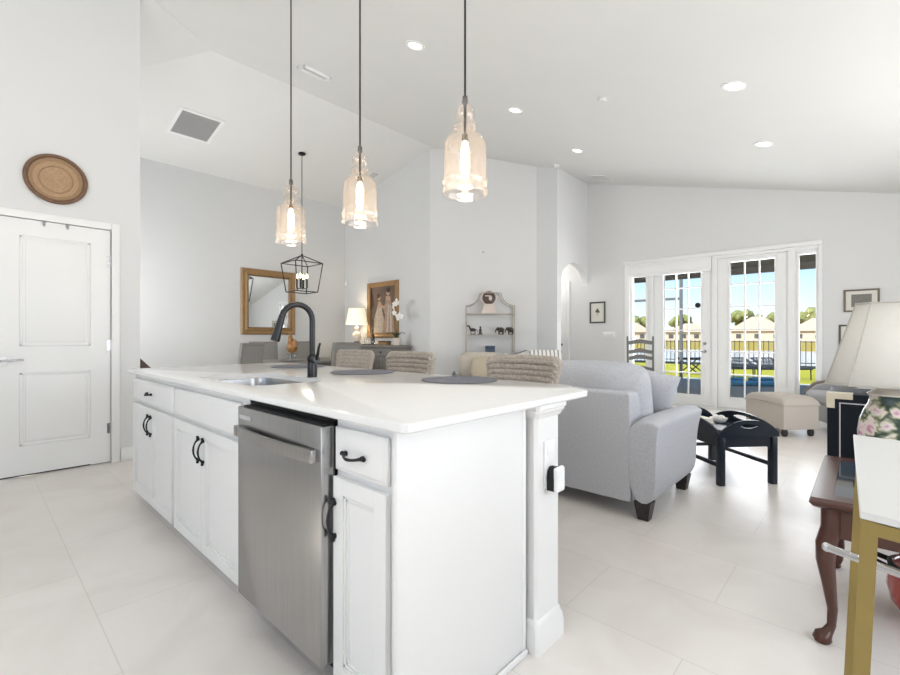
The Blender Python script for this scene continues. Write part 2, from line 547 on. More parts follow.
# arch wall
AY0, AY1, AZ = 7.075, 8.10, 2.13
b = MB()
zt = ceil_right(XA) + .06
am, ar = (AY0 + AY1) / 2, (AY1 - AY0) / 2
top = [(am - ar * math.cos(PI * i / 24), AZ + .38 * math.sin(PI * i / 24)) for i in range(25)]
b.prism([(6.94, 0), (AY0, 0), (AY0, AZ), (6.94, AZ)], XA - .12, XA, 'x')
for (y0, z0), (y1, z1) in zip(top, top[1:]):
    b.prism([(y0, z0), (y1, z1), (y1, zt), (y0, zt)], XA - .12, XA, 'x')
b.prism([(6.94, AZ), (AY0, AZ), (AY0, zt), (6.94, zt)], XA - .12, XA, 'x')
struct('wall_arch', b, 'wall_lit', smooth=30)
# small lobby behind the arch
b = MB(); b.box(-5.5, -5.4, 7.0, YW, 0, 2.8).box(-5.4, P1.x, 7.0, 7.04, 0, 2.8)
struct('wall_lobby', b, 'wall_grey')
b = MB(); b.box(-5.5, XA - .12, 7.0, YW, 2.75, 2.85)
struct('ceiling_lobby', b, 'ceil')
lamp('lobby_fill', 'POINT', (-4.75, 7.55, 2.55), 9, (1, .97, .93), shadow_soft_size=.12)  # unseen fill added to brighten the lobby and its door
b = MB()
b.box(-4.37, -4.30, YW - .03, YW, 0, 2.26, .006); b.box(-5.3, -4.37, YW - .03, YW, 2.19, 2.26, .006)
struct('trim_lobby', b, 'trim')
b = MB(); b.box(-5.2, -4.375, YW - .02, YW, 0.01, 2.185, .004)
for z0, z1 in ((.25, .9), (1.1, 2.0)):
    b.box(-5.06, -4.53, YW - .026, YW, z0, z1, .012)
d4 = struct('door_4', b, 'trim')
MB().sph((-4.46, YW - .07, 1.0), .028).cyl((-4.46, YW - .02, 1.0), (-4.46, YW - .07, 1.0), .01).build('door_knob', 'black', d4)

# far wall with the glazed opening
OX0, OX1, OZ = -3.14, -.47, 2.445
b = MB()
def wally(bb, x0, x1, y0, y1, z0, fz):
    wallx(bb, x0, x1, y0, y1, z0, fz)
cr = lambda x, y: ceil_right(x) + .03
wally(b, -5.5, OX0, YW, YW + .15, 0, cr)
wally(b, OX1, XRT, YW, YW + .15, 0, cr)
wally(b, OX0, OX1, YW, YW + .15, OZ, cr)
struct('wall_far', b, 'wall', smooth=20, weld=False)
# right wall and kitchen wall, each with an unseen window added around its fill light
def wall_with_window(name, axis, at, th, a0, a1, w0, w1, z0, z1, fz):
    bb = MB()
    def put(p0, p1, za, zb_fn):
        if axis == 'x':
            wallx(bb, at, at + th, p0, p1, za, zb_fn)
        else:
            wallx(bb, p0, p1, at, at + th, za, zb_fn)
    put(a0, w0, 0, fz); put(w1, a1, 0, fz); put(w0, w1, 0, lambda x, y: z0); put(w0, w1, z1, fz)
    struct(name, bb, 'wall', smooth=20, weld=False)
wall_with_window('wall_right', 'x', XRT, .12, YK, YW + .15, .5, 4.7, .6, 2.25, lambda x, y: ceil_right(x) + .06)
wall_with_window('wall_kitchen', 'y', YK - .12, .12, XL - .12, XRT + .12, -3.2, 1.2, .95, 2.45, lambda x, y: min(ceil_right(x), zf(y)) + .05)
def glazing(name, axis, at, a0, a1, z0, z1, n):
    bb = MB()
    def bar(p0, p1, za, zb, t=.05):
        if axis == 'x': bb.box(at, at + t, p0, p1, za, zb, .004)
        else: bb.box(p0, p1, at, at + t, za, zb, .004)
    bar(a0, a1, z0, z0 + .06); bar(a0, a1, z1 - .06, z1)
    for i in range(n + 1):
        p = a0 + (a1 - a0 - .06) * i / n
        bar(p, p + .06, z0, z1)
    o = struct(name, bb, 'trim')
    gb = MB()
    if axis == 'x': gb.box(at + .02, at + .026, a0, a1, z0, z1)
    else: gb.box(a0, a1, at + .02, at + .026, z0, z1)
    gb.build('pane', 'pane', o)
glazing('window_added_right', 'x', XRT + .02, .5, 4.7, .6, 2.25, 3)  # unseen window added to frame the side fill light
glazing('window_added_kitchen', 'y', YK - .09, -3.2, 1.2, .95, 2.45, 3)  # unseen window added to frame the kitchen fill light

# baseboards
def base(name, x0, x1, y0, y1, T=None):
    bb = MB(); bb.box(x0, x1, y0, y1, 0, .105, .004, T=T); bb.box(x0, x1, y0, y1, .10, .125, .006, T=T)
    struct(name, bb, 'trim')
base('baseboard_left', XL, XL + .016, DY1 + .07, 1.096)
base('baseboard_left_end', XL - .12, XL + .016, 1.096, 1.112)
base('baseboard_dining', XD, XD + .016, .32, YP)
base('baseboard_picture', XD, P0.x, YP - .016, YP)
base('baseboard_far', -3.9, OX0 - .09, YW - .016, YW)
base('baseboard_far_right', OX1 + .03, XRT, YW - .016, YW)
base('baseboard_return', P1.x, XA, 6.924, 6.94)
ang = math.atan2(dv.y, dv.x)
TD = Matrix.Translation(P0) @ Matrix.Rotation(ang, 4, 'Z')
base('baseboard_diagonal', 0, (P1 - P0).length, -.016, 0, T=TD)

# ------------------------------------------------------------------ pantry door
b = MB()
cs = .062
b.box(XL - .02, XL + .018, DY0 - cs, DY0, 0, DZ + cs, .005)
b.box(XL - .02, XL + .018, DY1, DY1 + cs, 0, DZ + cs, .005)
b.box(XL - .02, XL + .018, DY0 - .0, DY1, DZ, DZ + cs, .005)
struct('trim_1', b, 'trim')
b = MB()
xf = XL - .004
b.box(xf - .04, xf - .006, DY0 + .003, DY1 - .004, .022, DZ - .004, .002)
def panel(y0, y1, z0, z1):
    # stiles and moulding are raised around a sunk bevelled field
    for (a, c, d, ee) in ((y0, y0 + .02, z0, z1), (y1 - .02, y1, z0, z1), (y0, y1, z0, z0 + .02), (y0, y1, z1 - .02, z1)):
        b.box(xf - .012, xf - .001, a, c, d, ee, .005, 3)
    b.box(xf - .012, xf - .002, y0 + .035, y1 - .035, z0 + .035, z1 - .035, .006, 3)
pz = ((.255, .855), (1.07, 1.975))
b.box(xf - .012, xf, DY0 + .003, DY0 + .165, .022, DZ - .004); b.box(xf - .012, xf, DY1 - .147, DY1 - .004, .015, DZ - .004)
for z0, z1 in ((.022, .255), (.855, 1.07), (1.975, DZ - .004)):
    b.box(xf - .012, xf, DY0 + .165, DY1 - .147, z0, z1)
for z0, z1 in pz:
    panel(DY0 + .165, DY1 - .147, z0, z1)
d1 = struct('door_1', b, 'trim', weld=False)
hb = MB()
hb.cyl((xf, .175, .955), (xf + .012, .175, .955), .032, n=24)
hb.cyl((xf + .01, .175, .955), (xf + .05, .175, .955), .011)
hb.tube([(xf + .05, .165, .955), (xf + .052, .22, .957), (xf + .05, .27, .963), (xf + .047, .295, .962)], [.010, .009, .008, .007])
hb.build('door_handle', 'chrome', d1)
for z in (.32, 1.07, 1.83):
    MB().cyl((xf + .006, DY1 - .002, z - .045), (xf + .006, DY1 - .002, z + .045), .007, n=10).box(xf - .004, xf + .002, DY1 - .03, DY1 + .004, z - .045, z + .045).build('hinge', 'chrome', d1)
for y in (.42, .57):
    MB().box(xf - .004, xf + .012, y - .012, y + .012, DZ - .03, DZ - .006, .003).cyl((xf + .008, y, DZ - .02), (xf + .03, y, DZ - .045), .006).build('door_hook', 'chrome', d1)
struct('door_gap_shade', MB().box(XL - .115, XL - .06, DY0, DY1, 0, .008), 'rubber')  # black strip laid under the door to stand for the gap's shade

# ------------------------------------------------------------------ French doors and sidelights
b = MB()
yf = YW - .02
b.box(-3.215, -3.13, yf - .005, YW + .02, 0, 2.45, .006)
b.box(-.495, -.455, yf - .005, YW + .02, 0, 2.45, .006)
b.box(-3.235, -.455, yf - .02, YW + .02, 2.445, 2.505, .008)
struct('trim_2', b, 'trim')
b = MB()
for x0, x1 in ((-3.14, -3.11), (-2.78, -2.725), (-1.82, -1.75), (-.845, -.765), (-.505, -.47)):
    b.box(x0, x1, YW + .006, YW + .125, 0, 2.41)
b.box(-3.14, -.47, YW, YW + .13, 2.40, OZ, .004)
b.box(-3.14, -.47, YW, YW + .15, 0, .03, .004)
struct('trim_3', b, 'trim')
def glazed(name, x0, x1, g0, g1, z0, z1, gz0, gz1, cols, rows, kind='door'):
    y0, y1 = YW + .045, YW + .09
    bb = MB()
    bb.box(x0, g0, y0, y1, z0, z1); bb.box(g1, x1, y0, y1, z0, z1)
    bb.box(g0, g1, y0, y1, z0, gz0); bb.box(g0, g1, y0, y1, gz1, z1)
    for (a, c, d, ee) in ((g0 - .03, g0, gz0 - .03, gz1 + .03), (g1, g1 + .03, gz0 - .03, gz1 + .03), (g0, g1, gz0 - .03, gz0), (g0, g1, gz1, gz1 + .03)):
        bb.box(a, c, y0 - .012, y1 + .012, d, ee, .004)
    o = struct(name, bb, 'trim', weld=False)
    MB().box(g0, g1, YW + .064, YW + .070, gz0, gz1).build('pane', 'pane', o)
    if cols > 1:
        mb = MB()
        for i in range(1, cols):
            x = g0 + (g1 - g0) * i / cols
            mb.box(x - .010, x + .010, y0 + .008, y1 - .008, gz0, gz1)
        for i in range(1, rows):
            z = gz0 + (gz1 - gz0) * i / rows
            mb.box(g0, g1, y0 + .009, y1 - .009, z - .010, z + .010)
        mb.build('muntin_grid', 'trim', o, weld=False)
    return o
glazed('window_1', -3.11, -2.78, -3.10 + .012, -2.862, .03, 2.40, .21, 2.325, 1, 1)
fd = glazed('door_2', -2.722, -1.823, -2.56, -1.99, .035, 2.398, .205, 2.325, 3, 6)
glazed('door_3', -1.747, -.848, -1.575, -1.008, .035, 2.398, .205, 2.325, 3, 6)
glazed('window_2', -.765, -.505, -.716, -.532, .03, 2.40, .21, 2.335, 1, 1)
hb = MB()
for z, r in ((1.045, .026), (.915, .028)):
    hb.cyl((-1.93, YW + .046, z), (-1.93, YW + .03, z), r, n=20)
hb.cyl((-1.93, YW + .03, 1.045), (-1.93, YW + .015, 1.045), .012)
hb.cyl((-1.93, YW + .03, .915), (-1.93, YW - .01, .915), .010)
hb.tube([(-1.92, YW - .01, .915), (-1.98, YW - .012, .915), (-2.04, YW - .006, .912)], [.010, .009, .007])
hb.build('door_handle', 'chrome', fd)
t = tag(MB().cyl((-2.035, YW + .045, 1.672), (-2.035, YW + .063, 1.672), .042, n=24).build('glass_sensor', 'black'), 'small round black disc stuck on the glass of the left French door', 'sensor')
sh = thing('roller_shade', 'white raised shade across the top of the left French door', 'window shade', (-2.48, YW, 2.21))
b = MB()
b.box(-.655, .655, -.035, .03, .06, .225, .012); b.box(-.65, .65, -.028, .02, .0, .07, .008)
b.build('shade_cloth', 'trim', sh)
MB().box(-.66, .66, -.045, .03, .195, .235, .01).build('head_rail', 'white', sh)

# ------------------------------------------------------------------ island
CT0, CT1 = .898, .925           # worktop underside and top
FY = .785                       # face-frame plane
def bar_pull(parent, p, vertical=True, L=.10, name='handle'):
    x, y, z = p
    mb = MB()
    n = 9
    pts = []
    for i in range(n):
        t_ = -1 + 2 * i / (n - 1)
        off = -.022 * (1 - t_ * t_) ** .7 - .005
        a = t_ * L / 2
        pts.append((x, y + off, z + a) if vertical else (x + a, y + off, z - .006 * (1 - t_ * t_)))
    rr = [.006, .0044, .004, .0044, .005, .0044, .004, .0044, .006]
    mb.tube(pts, rr, 10)
    for sg in (-1, 1):
        a = sg * L / 2
        for c_ in (0, sg * .011):
            c = (x, y - .008, z + a + c_) if vertical else (x + a + c_, y - .008, z)
            mb.sph(c, (.0068, .007, .0068), 12)
        c = (x, y + .002, z + a) if vertical else (x + a, y + .002, z)
        mb.cyl((c[0], c[1] - .008, c[2]), (c[0], c[1] + .004, c[2]), .008, n=12)
    return mb.build(name, 'iron', parent)

def front(parent, name, x0, x1, z0, z1, label=None, raised=True):
    mb = MB()
    y = FY
    fw = .05
    if raised:                     # framed door with a recessed field and stepped moulding
        for a, c, d, ee in ((x0, x0 + fw, z0, z1), (x1 - fw, x1, z0, z1), (x0 + fw, x1 - fw, z0, z0 + fw), (x0 + fw, x1 - fw, z1 - fw, z1)):
            mb.box(a, c, y - .021, y - .001, d, ee)
        for i, (dx, yy) in enumerate(((0, .0165), (.009, .012))):
            f0 = fw + dx
            for a, c, d, ee in ((x0 + f0, x0 + f0 + .009, z0 + f0, z1 - f0), (x1 - f0 - .009, x1 - f0, z0 + f0, z1 - f0), (x0 + f0, x1 - f0, z0 + f0, z0 + f0 + .009), (x0 + f0, x1 - f0, z1 - f0 - .009, z1 - f0)):
                mb.box(a, c, y - yy, y - .002, d, ee)
        mb.box(x0 + fw, x1 - fw, y - .008, y - .001, z0 + fw, z1 - fw)
        o = mb.build(name, 'cab', parent, weld=False)
    else:
        mb.box(x0, x1, y - .013, y - .001, z0, z1, .002)
        i = .016
        mb.loft([[(x0 + .004, y - .012, z0 + .004), (x1 - .004, y - .012, z0 + .004), (x1 - .004, y - .012, z1 - .004), (x0 + .004, y - .012, z1 - .004)],
                 [(x0 + i, y - .021, z0 + i), (x1 - i, y - .021, z0 + i), (x1 - i, y - .021, z1 - i), (x0 + i, y - .021, z1 - i)]])
        o = mb.build(name, 'cab', parent, weld=False)
    bv = o.modifiers.new('bevel', 'BEVEL'); bv.width = .0018; bv.segments = 2; bv.limit_method = 'ANGLE'
    return o

def carcass(parent, x0, x1):
    mb = MB()
    y0, y1 = FY, 1.36
    mb.box(x0, x1, y0, y0 + .02, .095, CT0, 0)
    mb.box(x0, x0 + .018, y0 + .02, y1, .095, CT0); mb.box(x1 - .018, x1, y0 + .02, y1, .095, CT0)
    mb.box(x0 + .018, x1 - .018, y0 + .02, y1, .095, .113); mb.box(x0 + .018, x1 - .018, y1 - .012, y1, .113, CT0)
    mb.build('carcass', 'cab', parent, weld=False)
    MB().box(x0, x1, y0 + .075, y0 + .09, .0, .095).build('toe_kick', 'cab', parent)

def cab(name, label, x0, x1, drawer, doors, pulls):
    r = thing(name, label, 'cabinet', (0, 0, 0), group='island base cabinets')
    carcass(r, x0, x1)
    return r
g = .0035
c1 = cab('base_cabinet', 'white island cabinet with a small drawer over two doors, nearest the pantry door', -3.725, -2.812, 1, 2, 1)
fo = front(c1, 'drawer', -3.70, -2.835, .715, .865, raised=False)
bar_pull(fo, (-3.27 - .0, FY - .021, .79), False, .085)
fo = front(c1, 'door', -3.70, -3.2695, .10, .70); bar_pull(fo, (-3.30, FY - .021, .595), True)
fo = front(c1, 'door', -3.2655, -2.835, .10, .70); bar_pull(fo, (-3.235, FY - .021, .595), True)
c2 = cab('base_cabinet', 'white island cabinet with a plain false front over two doors, under the sink', -2.810, -1.855, 0, 2, 1)
front(c2, 'false_front', -2.79, -1.925, .715, .865, raised=False)
fo = front(c2, 'door', -2.79, -2.3595, .10, .70); bar_pull(fo, (-2.39, FY - .021, .595), True)
fo = front(c2, 'door', -2.3555, -1.925, .10, .70); bar_pull(fo, (-2.325, FY - .021, .595), True)
c3 = cab('base_cabinet', 'narrow white island cabinet with one drawer and one door, right of the dishwasher', -1.212, -.924, 1, 1, 1)
fo = front(c3, 'drawer', -1.206, -.951, .735, .868, raised=False)
bar_pull(fo, (-1.092, FY - .021, .797), False, .085)
fo = front(c3, 'door', -1.206, -.951, .10, .715); bar_pull(fo, (-1.194, FY - .021, .585), True)

# end panel with its shoe moulding
ep = thing('island_side_cladding', 'plain white panel closing the short right end of the kitchen island', 'panel', (-.913, 1.07, 0))
MB().box(-.0095, .009, -.305, .30, 0, CT0, .002).build('board', 'cab', ep)
MB().box(.009, .022, -.305, .30, 0, .022, .006, 3).build('shoe_moulding', 'cab', ep)
MB().box(-.002, .0115, .28, .302, 0, CT0, .004).build('edge_strip', 'cab', ep)

# post and knee wall under the overhang
po = thing('island_post', 'white square post with crown and plinth holding up the island worktop end', 'post', (-.95, 1.475, 0))
def sq(hx0, hx1, hy, z0, z1, ch):
    return [(hx0, -hy, z0), (hx1 - ch, -hy, z0), (hx1, -hy + ch, z0), (hx1, hy - ch, z0), (hx1 - ch, hy, z0), (hx0, hy, z0)]
def postprof(mb, prof):
    rings = []
    for ex, z in prof:
        rings.append([(p[0], p[1], z) for p in sq(-.15, .078 + ex, .082 + ex, z, z, .012)])
    mb.loft(rings)
mb = MB(); postprof(mb, [(0, .115), (0, .85)]); mb.build('shaft', 'cab', po)
mb = MB(); postprof(mb, [(.016, 0), (.016, .062), (.013, .072), (.013, .082), (.008, .094), (.006, .108), (.0, .116)]); mb.build('plinth', 'cab', po)
mb = MB(); postprof(mb, [(.0, .845), (.006, .848), (.008, .854), (.012, .862), (.018, .870), (.018, .877), (.023, .882), (.023, CT0)]); mb.build('crown', 'cab', po)
struct('wall_island', MB().box(-3.72, -1.1, 1.40, 1.55, 0, CT0), 'cab')

# worktop with a sink cut-out
def rrect(x0, x1, y0, y1, r, n=6):
    return arc(x1 - r, y1 - r, r, 0, 90, n) + arc(x0 + r, y1 - r, r, 90, 180, n) + arc(x0 + r, y0 + r, r, 180, 270, n) + arc(x1 - r, y0 + r, r, 270, 360, n)
SX0, SX1, SY0, SY1 = -2.72, -1.99, .855, 1.235
outer_raw = [(-.842, .742), (-.842, 1.745), (-.99, 1.875), (-3.62, 1.875), (-3.755, 1.755), (-3.755, .742)]
def round_poly(P, r, n=5):
    out = []
    N = len(P)
    for i in range(N):
        a, p, c = Vector(P[i - 1]), Vector(P[i]), Vector(P[(i + 1) % N])
        u, v = (a - p).normalized(), (c - p).normalized()
        s0, s1 = p + u * r, p + v * r
        for k_ in range(n + 1):
            t_ = k_ / n
            out.append(tuple((s0 * (1 - t_) ** 2 + p * 2 * t_ * (1 - t_) + s1 * t_ * t_)))
    return out
def inset(P, d):
    c = Vector((sum(p[0] for p in P) / len(P), sum(p[1] for p in P) / len(P)))
    out = []
    N = len(P)
    for i in range(N):
        a, p, q_ = Vector(P[i - 1]), Vector(P[i]), Vector(P[(i + 1) % N])
        tn = (q_ - a).normalized()
        nn = Vector((-tn.y, tn.x))
        if (c - p).dot(nn) < 0: nn = -nn
        out.append(tuple(p + nn * d))
    return out
outer = round_poly(outer_raw, .028)
hole = rrect(SX0, SX1, SY0, SY1, .085)
bm = bmesh.new()
def ringv(P, z): return [bm.verts.new((p[0], p[1], z)) for p in P]
o_lv = [(.004, CT0), (0, CT0 + .004), (0, CT1 - .007), (.002, CT1 - .002), (.007, CT1)]
rs = [ringv(inset(outer, d), z) for d, z in o_lv]
for a, c in zip(rs, rs[1:]):
    for i in range(len(a)):
        bm.faces.new((a[i], a[(i + 1) % len(a)], c[(i + 1) % len(a)], c[i]))
h0, h1 = ringv(hole, CT0), ringv(hole, CT1)
for i in range(len(h0)):
    bm.faces.new((h0[i], h1[i], h1[(i + 1) % len(h0)], h0[(i + 1) % len(h0)]))
def cap(o_, h_):
    es = []
    for L in (o_, h_):
        for i in range(len(L)):
            ed = bm.edges.get((L[i], L[(i + 1) % len(L)])) or bm.edges.new((L[i], L[(i + 1) % len(L)]))
            es.append(ed)
    bmesh.ops.triangle_fill(bm, edges=es, use_beauty=True)
cap(rs[-1], h1); cap(rs[0], h0)
mb = MB(); mb.bm.free(); mb.bm = bm
tag(mb.build('countertop', 'quartz', smooth=25), 'thick white quartz worktop with clipped corners covering the kitchen island', 'countertop')
sk = thing('sink', 'stainless steel undermount sink set into the white island worktop', 'sink', ((SX0 + SX1) / 2, (SY0 + SY1) / 2, CT0 - .21))
mb = MB()
cx, cy = (SX0 + SX1) / 2, (SY0 + SY1) / 2
def rl(d, z, r): return [(p[0], p[1], z) for p in rrect(SX0 - cx + d, SX1 - cx - d, SY0 - cy + d, SY1 - cy - d, r)]
mb.loft([rl(-.02, .209, .1), rl(-.004, .209, .088), rl(-.002, .2, .086), rl(.004, .03, .08), rl(.03, .004, .06), rl(.15, .0, .03)], cap=False)
mb.bm.faces.new([v for v in mb.bm.verts[-len(hole):]]) if False else None
mb.box(-.22, .22, -.045, .045, -.003, .0)
mb.build('bowl', 'steel', sk)
MB().lathe([(.042, 0), (.042, .004), (.03, .006), (.005, .003)], 20).build('drain', 'chrome', sk)
fa = thing('faucet', 'dark gooseneck kitchen tap with pull-down spray head behind the sink', 'faucet', (-2.235, 1.285, CT1), math.radians(-8))
mb = MB()
mb.lathe([(.027, 0), (.027, .075), (.024, .09), (.021, .10)], 24)
pts = [(0, 0, .09), (0, 0, .2), (0, 0, .312)] + [(0, -.083 + .083 * math.cos(math.radians(a)), .312 + .083 * math.sin(math.radians(a))) for a in range(15, 166, 15)] 
mb.tube(pts, .0155, 16)
mb.build('gooseneck', 'iron', fa)
p_ = Vector(pts[-1])
mb = MB(); mb.tube([p_, p_ + Vector((0, -.014, -.05)), p_ + Vector((0, -.035, -.125)), p_ + Vector((0, -.038, -.135))], [.0165, .0185, .0235, .022], 18); mb.build('spray_head', 'iron', fa)
mb = MB(); mb.sph((.0, 0, .098), (.032, .03, .03), 18); mb.cyl((.01, 0, .098), (.062, 0, .098), .021, .019)
mb.tube([(.055, 0, .10), (.07, .002, .125), (.078, .005, .165), (.086, .008, .185), (.093, .006, .178)], [.010, .008, .0065, .0055, .004], 10)
mb.build('lever', 'iron', fa)

# dishwasher
dw = thing('dishwasher', 'stainless steel dishwasher with curved bar handle built into the island', 'dishwasher', (-1.53, .73, 0))
hx = .314
mb = MB()
mb.box(-hx + .008, hx - .008, .05, .62, .13, CT0 - .004)
mb.build('tub', 'rubber', dw)
MB().box(-hx + .004, hx - .004, .0, .05, .125, .868, .004).build('door', 'steel', dw)
MB().box(-hx + .03, hx - .006, .012, .05, .8685, .874, 0).build('control_strip', 'rubber', dw)
mb = MB()
n = 15
pts = []
for i in range(n):
    t_ = -1 + 2 * i / (n - 1)
    pts.append((t_ * (hx - .03), -.012 - .020 * (1 - abs(t_) ** 2.2), .775))
for a, c in zip(pts, pts[1:]):
    pass
rings = []
for p in pts:
    rings.append([(p[0], p[1] - .008, .757), (p[0], p[1] + .004, .757), (p[0], p[1] + .004, .797), (p[0], p[1] - .008, .797)])
mb.loft(rings)
for sg in (-1, 1):
    mb.box(sg * (hx - .03) - .009, sg * (hx - .03) + .009, -.024, .004, .757, .797, .003)
mb.build('handle', 'steel', dw)
mb = MB(); mb.box(-hx + .022, -hx + .125, -.0015, .002, .822, .838, 0); mb.build('name_badge', 'vent', dw)
MB().box(-hx + .01, hx - .01, .125, .135, .0, .125).build('toe_kick', 'rubber', dw)

# outlet and plug-in on the post
ol = thing('wall_outlet', 'white double outlet plate on the side of the island post', 'outlet', (-.872, 1.475, .70))
mb = MB(); mb.box(0, .006, -.036, .036, -.115, .06, .003); mb.build('cover_plate', 'white', ol)
mb = MB(); mb.box(.005, .008, -.017, .017, .005, .045, .004); mb.build('socket', 'white', ol)
pg = thing('plug_in_air_freshener', 'white and black plug-in air freshener in the island post outlet', 'air freshener', (-.864, 1.478, .575))
mb = MB()
mb.prism([(p[0], p[1]) for p in [(-.028, .004), (.028, .004), (.028, .05), (.022, .076), (.010, .088), (-.010, .088), (-.022, .076), (-.028, .05)]], .0, .03, 'x')
mb.build('back_housing', 'rubber', pg)
mb = MB()
mb.box(.026, .044, -.030, .030, .0, .092, .0089, 4)
mb.sph((.0445, .0, .022), (.002, .006, .009), 8)
mb.build('front_cover', 'white', pg)

# placemats
def placemat(label, x, y):
    mb = MB(); mb.lathe([(.0, 0), (.17, 0), (.192, .001), (.194, .003), (.19, .005), (.17, .0045), (.0, .0045)][1:6], 48)
    return tag(mb.build('placemat', 'mat', loc=(x, y, CT1)), label, 'placemat', 'round placemats on the island')
placemat('round slate-grey placemat on the island behind the faucet', -3.115, 1.676)
placemat('round slate-grey placemat on the island right of the faucet', -2.30, 1.67)
placemat('round slate-grey placemat nearest the island post and the sofa', -1.52, 1.70)

# counter stools
def make_stool(label, x, y, rz, mname, seed, weave):
    r = thing('counter_stool', label, 'stool', (x, y, 0), rz, 'woven counter stools at the island')
    W2, z0, z1 = .25, .60, 1.02
    def shell(sg):
        def fn(a, c):
            u, v = a * 2 - 1, c
            xx = u * (W2 - .008 - .07 * (1 - v))
            yy = .19 - .035 * u * u + .05 * (v - .3)
            crn = max(0, (abs(u) - .86) / .14)
            zz = z0 + (z1 - z0 - .004 * u * u - .022 * crn ** 2) * v
            nrow, nb = 13, 20
            rr = v * nrow
            ph = (u + 1) / 2 * nb + (.5 if int(rr) % 2 else 0)
            s_ = 1 if int(rr) % 2 else -1
            k1 = abs(math.sin(PI * rr))
            k2 = abs(math.sin(PI * (ph + s_ * (rr % 1 - .5) * 1.5)))
            bm_ = (.019 if weave else .007) * min(k1, .15 + .85 * k2) ** .7
            edge = 0 if (0.001 < v < .999 and abs(u) < .999) else -.012
            yy += sg * (.016 + bm_ + edge)
            return Vector((xx, yy, zz))
        return fn
    mb = MB(); mb.surf(shell(-1), 130, 66); mb.surf(shell(1), 130, 66)
    # top roll and sides
    rim = [shell(0)(a / 40, 1) for a in range(41)]
    rim = [shell(0)(0, c / 12) for c in range(12)] + rim + [shell(0)(1, 1 - c / 12) for c in range(1, 13)]
    mb.build('backrest', mname, r, weld=False, smooth=80)
    MB().tube([p + Vector((0, 0, .004)) for p in rim], .018, 10).build('braided_rim', 'rope', r)
    mb = MB(); mb.box(-.23, .23, -.21, .20, .60, .665, .03, 4); mb.build('seat', mname, r)
    for sx_ in (-1, 1):
        for sy_ in (-1, 1):
            MB().tube([(sx_ * .16, sy_ * .155, .61), (sx_ * .165, sy_ * .16, 0)], [.019, .014], 12).build('leg', 'espresso', r)
    mb = MB()
    mb.tube([(-.163, -.158, .22), (.163, -.158, .22), (.163, .158, .22), (-.163, .158, .22)], .009, 8, closed=True)
    mb.build('footrest', 'espresso', r)
    return r
make_stool('woven stool behind the placemat nearest the sofa, tallest woven back in view', -1.455, 1.98, 0, 'rope', 1, True)
make_stool('chunky woven stool in front of the grey sideboard at the middle of the island', -2.42, 1.98, 0, 'rope', 2, True)
make_stool('flat-woven stool nearest the faucet, behind the middle placemat', -3.10, 1.98, 0, 'wicker', 3, False)

# ------------------------------------------------------------------ pendants
def pendant(label, x, y, zb):
    zt_ = ceil_right(x)
    r = thing('pendant_light', label, 'pendant lamp', (x, y, zb), group='glass pendants over the island')
    H = .375
    MB().lathe([(.06, zt_ - zb - .03), (.065, zt_ - zb - .02), (.065, zt_ - zb + .005)], 28).build('canopy', 'iron', r)
    MB().cyl((0, 0, H), (0, 0, zt_ - zb - .02), .0042, n=8).build('cord', 'iron', r)
    mb = MB()
    mb.lathe([(.010, H + .004), (.011, H - .02), (.0055, H - .03), (.0055, .236), (.012, .232), (.013, .212), (.011, .208)], 18)
    mb.build('socket', 'iron', r)
    prof = [(.087, 0), (.0885, .006), (.087, .012), (.083, .03), (.0825, .038), (.088, .046), (.088, .053), (.0815, .061), (.081, .08), (.0815, .14), (.0815, .17), (.080, .19), (.076, .205), (.068, .218), (.054, .229), (.038, .236), (.029, .240), (.033, .246), (.042, .253), (.0445, .262), (.042, .271), (.031, .278), (.025, .283), (.030, .291), (.036, .303), (.037, .315), (.034, .328), (.027, .339), (.020, .348), (.015, .358), (.013, .368), (.012, H)]
    mb = MB(); mb.lathe(prof, 40, cap=False); mb.build('glass_shade', 'cup', r, smooth=60)
    mb = MB(); mb.lathe([(.006, .209), (.012, .198), (.0175, .16), (.0175, .11), (.014, .082), (.007, .066), (.001, .064)], 18); mb.build('bulb', 'bulb', r)
    l = lamp('pendant_glow', 'POINT', (0, 0, .03), 1.6, (1, .86, .68), shadow_soft_size=.03)
    l.parent = r
pendant('clear glass pendant lamp farthest left, hanging in front of the lantern chandelier', -2.504, 1.3, 1.70)
pendant('clear glass pendant lamp hanging in the middle of the three', -1.814, 1.3, 1.695)
pendant('largest-looking clear glass pendant lamp, rightmost and nearest', -1.133, 1.3, 1.69)

# ------------------------------------------------------------------ ceiling fittings
SLOPE_R = Matrix.Rotation(math.atan(SL), 4, 'Y')
def on_ceiling(x, y):
    return (x, y, ceil_right(x)), (0, math.atan(SL), 0)
def downlight(label, x, y):
    loc, rot = on_ceiling(x, y)
    r = thing('recessed_light', label, 'ceiling light', loc, rot=rot, group='recessed ceiling lights')
    mb = MB(); mb.lathe([(.062, -.004), (.066, -.009), (.09, -.008), (.093, -.003), (.093, .002)], 32, cap=False); mb.build('trim_ring', 'white', r)
    mb = MB(); mb.lathe([(.064, .0), (.06, -.005), (.001, -.006)], 32); mb.build('lens', 'lens', r)
    l = lamp('downlight_beam', 'SPOT', (0, 0, -.02), 9, (1, .95, .87), (0, 0, -1), spot_size=2.3, spot_blend=.6, shadow_soft_size=.06)
    l.parent = r
downlight('recessed ceiling light above and left of the nearest pendant cord', -3.09, 2.836)
downlight('recessed ceiling light just right of the nearest pendant shade', -3.09, 4.462)
downlight('recessed ceiling light near the top of the narrow wall return', -3.10, 6.05)
downlight('recessed ceiling light nearest on the right-hand side', -.832, 4.424)
downlight('recessed ceiling light above the far right wall', -.838, 5.98)
downlight('recessed ceiling light over the kitchen beside the island', -.832, 2.84)
loc, rot = on_ceiling(-1.976, 4.411)
